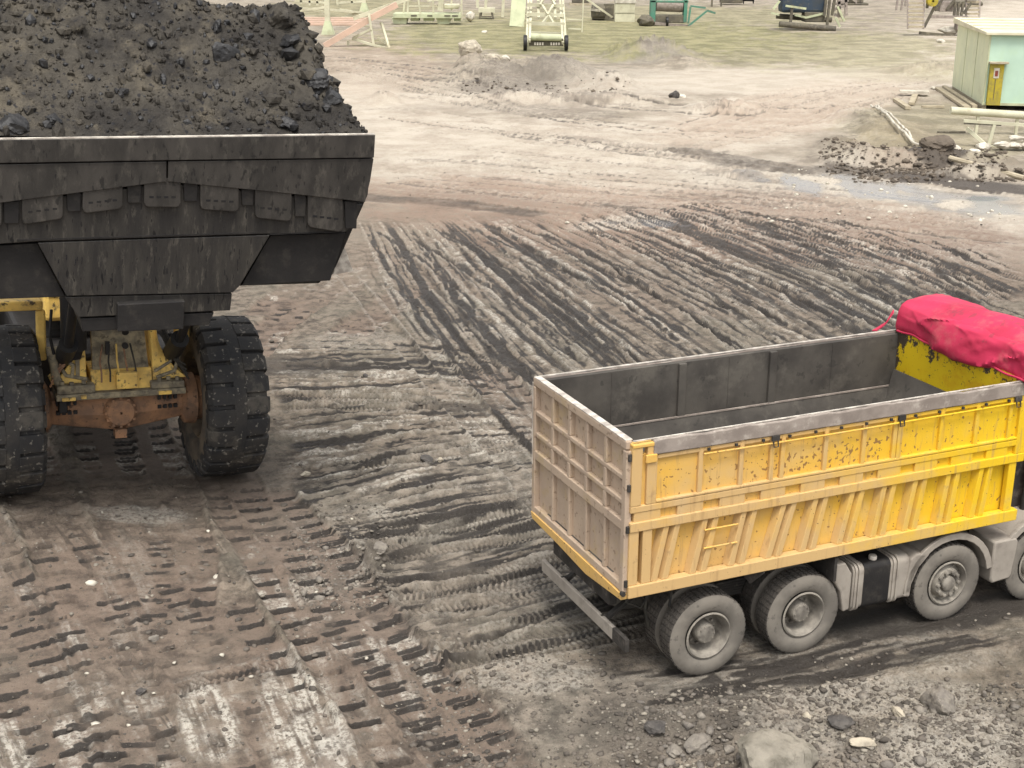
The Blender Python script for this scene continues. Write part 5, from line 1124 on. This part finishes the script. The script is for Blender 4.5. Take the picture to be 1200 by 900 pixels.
mb=MB(); mb.box(S.p(520,0)[0],S.p(538,0)[0],.3,1.9,S.p(0,12)[2],S.p(0,7)[2]); mb.build('chute',ivory,t,bevel=.1)
mb=MB()
for a,b in ((521,528),(530,537),(482,489),(501,507)): mb.box(S.p(a,0)[0],S.p(b,0)[0],-.33,-.302,S.p(0,20)[2],S.p(0,18.4)[2])
mb.each('deck_slot',drab,t)
# A-frame with inclined beams
S=Site(440,55); t=S.thing('loading_ramp','inclined pair of faded beams resting on a pale A-frame','ramp')
beams(S,[(380,54,433,25,0,.6),(434,24,465,9,.6,1.)],.42,'lower_beam',pinkb,t); beams(S,[(413,25,480,2,1.2,1.6)],.28,'upper_beam',ivory,t)
beams(S,[(433,18,438,53,.2,0),(446,29,456,56,1.,-.1),(436,35,413,46,0,.8),(412,47,438,53,.8,0),(438,53,457,57,0,-.1),(407,49,407,54,.6,.6),(441,46,451,52,1,1)],.17,'strut',ivory,t)
# lattice posts
for (x,yb,w_,lab) in ((384.5,40,.42,'pale steel post with a flared foot, left of the inclined beams'),(427,16,.42,'short pale post above the inclined beams')):
    S=Site(x,yb); t=S.thing('steel_post',lab,'post'); mb=MB(); mb.box(-w_/2,w_/2,-w_/2,w_/2,.0,(yb+5)*S.k); mb.build('shaft',ivory,t)
    mb=MB(); k=w_; mb.add([(-k*1.3,-k,0),(k*1.3,-k,0),(k*1.3,k,0),(-k*1.3,k,0),(-k*.55,-k*.55,1.1),(k*.55,-k*.55,1.1),(k*.55,k*.55,1.1),(-k*.55,k*.55,1.1)],[(0,3,2,1),(4,5,6,7),(0,1,5,4),(1,2,6,5),(2,3,7,6),(3,0,4,7)]); mb.build('foot',sage,t)
S=Site(400,22); t=S.thing('lattice_girder','pale lattice girder lying at the top left behind the steel post','girder')
beams(S,[(345,14,384,9,0),(345,9,380,15,.5),(386,12,425,15,0),(398,12,432,17,.3),(400,21,424,14,.2),(352,6,352,-3,1),(362,8,362,-3,1),(371,8,371,-4,1),(395,8,394,-4,1),(412,6,411,-4,1),(396,5,428,3,1.),(345,3,380,5,1)],.20,'member',ivory,t)
S=Site(378,30); t=S.thing('timber_stack','low stack of faded long boards lying behind the inclined beams','boards')
mb=MB()
for i in range(7): mb.beam((-6.5+.4*math.sin(i*2),i*1.5,.12+.06*(i%2)),(3.2+.6*math.sin(i*3),i*1.5+.3,.12+.05*(i%2)),.42,.2)
mb.each('board',pinkb,t)
# thin pole, diagonal beam, cabinet
S=Site(684,38); t=S.thing('thin_pole','thin ivory pole with a crossbar beside the ladder frame','pole')
beams(S,[(682,38,683,-4),(666,34,681,34.5,.1),(664,24,682,24.5,.4)],.10,'rod',ivory,t)
S=Site(705,24); t=S.thing('scrap_machine','dark scrap machine part with a pale diagonal pole left of the cream cabinet','scrap')
beams(S,[(686,0,717,20,-.6,-.8)],.18,'diagonal_pole',ivory,t); mb=MB(); mb.lathe([(-.7,.5),(-.6,.8),(.6,.8),(.7,.5)],(-.3,.6,.8),'x',12); mb.box(-.9,1.4,.1,1.3,.1,.5); mb.box(.2,1.2,.1,.9,.5,1.6); mb.each('block',drab,t,bevel=.05)
beams(S,[(692,12,703,13,-.2)],.22,'bracket',white,t)
S=Site(733,26); t=S.thing('cabinet','cream sheet metal cabinet standing on the grass','cabinet')
wd=12.5*S.k; mb=MB(); mb.box(-wd,wd*.85,0,1.2,0,21*S.k); mb.build('body',ivory,t,bevel=.03)
mb=MB(); mb.box(-wd*1.02,wd*.95,-.06,1.25,21*S.k+.003,26*S.k); mb.build('lid',white,t,bevel=.05)
mb=MB(); mb.box(-wd*.98,wd*.82,-.03,-.002,10.2*S.k,10.6*S.k); mb.build('seam',drab,t)
# green drum machine
S=Site(785,30); t=S.thing('drum_machine','green-framed machine with a big grey drum lying on a steel skid','machine')
mb=MB(); mb.tube([S.p(769,7,.8),S.p(800,8,.8)],.62,22); mb.build('drum',railm,t,smooth=True)
beams(S,[(763,27,806,30,0)],.26,'skid_beam',railm,t)
mb=MB(); mb.box(S.p(766,0)[0],S.p(803,0)[0],.3,1.8,.25,.95); mb.build('bed',drab,t,bevel=.08)
mb=MB(); mb.box(S.p(762,0)[0],S.p(768,0)[0],.2,1.4,.3,2.3); mb.box(S.p(801,0)[0],S.p(805,0)[0],.2,1.4,.3,2.5); mb.box(S.p(762,0)[0],S.p(806,0)[0],.2,.5,2.1,2.3); mb.each('green_frame',teal,t,bevel=.03)
beams(S,[(808,9,806,27,-.2,-.2),(806,30,828,13,-.2,0),(808,8,826,10,0),(828,13,838,16,0,.5)],.17,'green_strut',teal,t)
beams(S,[(806,29,801,41,-.2),(808,29,815,38,-.2),(805,28,806,30,-.2)],.15,'stabiliser',railm,t)
mb=MB(); c=S.p(781.5,28); mb.lathe([(-.1,.2),(-.1,.42),(.1,.42),(.1,.2)],(c[0],-.1,.42),'x',16); mb.build('roller',black,t)
S=Site(757,30); V,Fc=rock_mesh(.9,101,.7); q=np_mesh('brushwood',V,Fc,drab); q.location=(S.g[0],S.g[1],.4); tag(q,'rusty brown heap of tangled scrap between cabinet and drum machine','scrap heap')
S=Site(842,8); t=S.thing('sign_board','pale board between two dark posts at the very top','board')
mb=MB(); mb.box(-1.1,.9,0,.08,.8,2.4); mb.build('panel',pinkb,t); beams(S,[(834,8,834,-4),(845,8,845,-4)],.2,'post',drab,t)
# dark blue machine on skids
S=Site(945,36); t=S.thing('blue_machine','dark blue tank machine on a rusty pipe skid on the grass','machine')
mb=MB(); mb.tube([S.p(912,29,-.3),S.p(978,34,-.3)],.26,12); mb.tube([S.p(914,22,2.2),S.p(980,26,2.2)],.24,12); mb.each('skid_pipe',axm if False else drab,t,smooth=True)
mb=MB(); mb.box(S.p(915,0)[0],S.p(966,0)[0],.2,2.2,S.p(0,17)[2],S.p(0,-4)[2]); mb.build('tank',navy,t,bevel=.25)
beams(S,[(925,33,926,8,-.2),(968,33,969,2,-.2),(964,20,965,-4,-.2),(975,20,977,0,.5)],.22,'leg',drab,t)
beams(S,[(918,9,942,12,-.3),(930,19,944,22,0),(902,17,912,19,0),(905,13,912,4,.2),(944,22,966,17,.1),(978,22,984,32,0),(980,10,989,26,.2)],.18,'pipework',sage,t)
mb=MB(); mb.box(S.p(942,0)[0],S.p(966,0)[0],.1,1.6,S.p(0,27)[2],S.p(0,16)[2]); mb.build('gearbox',drab,t,bevel=.08)
beams(S,[(975,8,993,3,.6),(976,14,990,9,.6),(978,19,990,21,.5),(982,2,984,22,.6),(990,2,992,20,.6),(996,0,1002,4,.6)],.24,'engine_frame',railm,t)
# drilling frame with two stairs
S=Site(1105,42); t=S.thing('stair_platform','drab steel platform machine with two steep stairs left of the hut','machine')
beams(S,[(1077,39,1126,43,0)],.24,'base_pipe',drab,t); beams(S,[(1089,21,1132,22,0),(1100,2,1144,2,1)],.24,'deck_beam',railm,t)
def stair(xa,xb,y0,y1,d,name='stair'):
    st=bpy.data.objects.new(name,None); COL.objects.link(st); st.parent=t
    beams(S,[(xa,y0,xa,y1,d,d+1.),(xb,y0,xb+1,y1,d,d+1.)],.14,'stringer',railm,st); n=int((y0-y1)/4.2)
    beams(S,[(xa,y0-2-i*4.2,xb,y0-2-i*4.2,d+i*.12) for i in range(n)],.16,'tread',wood,st)
stair(1062,1080,34,-4,-.3); stair(1133,1148,33,-4,.4)
beams(S,[(1082,33,1092,10,0),(1084,12,1084,-4,.2),(1117,22,1117,5,.3),(1121,22,1121,5,.3),(1125,22,1126,5,.3),(1130,33,1129,22,.2),(1094,15,1102,2,.4),(1108,14,1116,3,.4),(1128,18,1136,6,.4)],.2,'brace',drab,t)
mb=MB(); mb.box(S.p(1100,0)[0],S.p(1116,0)[0],.5,1.5,S.p(0,16)[2],S.p(0,5)[2]); mb.box(S.p(1121,0)[0],S.p(1131,0)[0],.1,1.,S.p(0,36)[2],S.p(0,24)[2]); mb.each('housing',railm,t,bevel=.05)
mb=MB(); c=S.p(1088,4); mb.lathe([(-.3,.1),(-.3,.45),(.3,.45),(.3,.1)],(c[0],-.1,c[2]),'y',16); mb.build('yellow_pump',ochre,t,smooth=True)
S=Site(1050,12); t=S.thing('stair_tower','narrow pale frame with a black wheel at the top edge, left of the stairs','frame'); beams(S,[(1050,12,1051,-4),(1056,12,1057,-4),(1060,8,1061,-4)],.2,'upright',railm,t)
V,Fc=rock_mesh(.95,103,.4,sx=1.0,sy=.6); g_,k_=site(1110,41); q=np_mesh('white_sack',V,Fc,white); q.location=(g_[0],g_[1],.4); q.rotation_euler=(0,.06,0); tag(q,'big white sack lying in front of the platform base pipe','sack')

# more kit beyond the grass
S=Site(830,6); t=S.thing('winch_unit','rusty dark winch unit standing at the top edge right of the pale board','machine')
mb=MB(); mb.box(1.6,4.2,.5,2.0,.2,1.4); mb.box(2.0,3.4,.6,1.8,1.402,2.4); mb.each('housing',drab,t,bevel=.08)
mb=MB(); mb.lathe([(-.6,.7),(-.6,.35),(.6,.35),(.6,.7)],(5.0,1.2,.75),'x',18); mb.build('drum',black,t,smooth=True)
S=Site(995,6); t=S.thing('generator_set','grey-brown generator set with a frame at the top edge, right of the blue machine','machine')
mb=MB(); mb.box(-.4,1.8,.3,2.,.3,1.9); mb.box(-1.,2.4,.1,2.2,.0,.28); mb.each('casing',drab,t,bevel=.08)
beams(S,[(988,4,989,-8,0),(1003,4,1003,-8,0),(988,-3,1003,-4,0)],.16,'frame_bar',railm,t)
S=Site(1135,10); t=S.thing('pipe_rack','low rack of dark pipes at the top edge behind the stair platform','pipe rack')
mb=MB()
for i in range(6): mb.tube([(-3.,i*.5+3,.35+.1*(i%2)),(2.6,i*.5+3.1,.35+.1*(i%2))],.2,8)
mb.each('pipe',drab,t,smooth=True)
S=Site(660,8); t=S.thing('motor_block','dark motor block on sleepers between ladder frame and thin pole','motor')
mb=MB(); mb.box(1.2,3.2,4,5.4,.3,1.6); mb.tube([(1.4,4.6,1.9),(3.,4.6,1.9)],.45,14); mb.each('casing',drab,t,bevel=.06)
mb=MB(); mb.box(.9,3.5,3.9,4.2,0,.28); mb.box(.9,3.5,5.1,5.4,0,.28); mb.each('sleeper',wood,t)
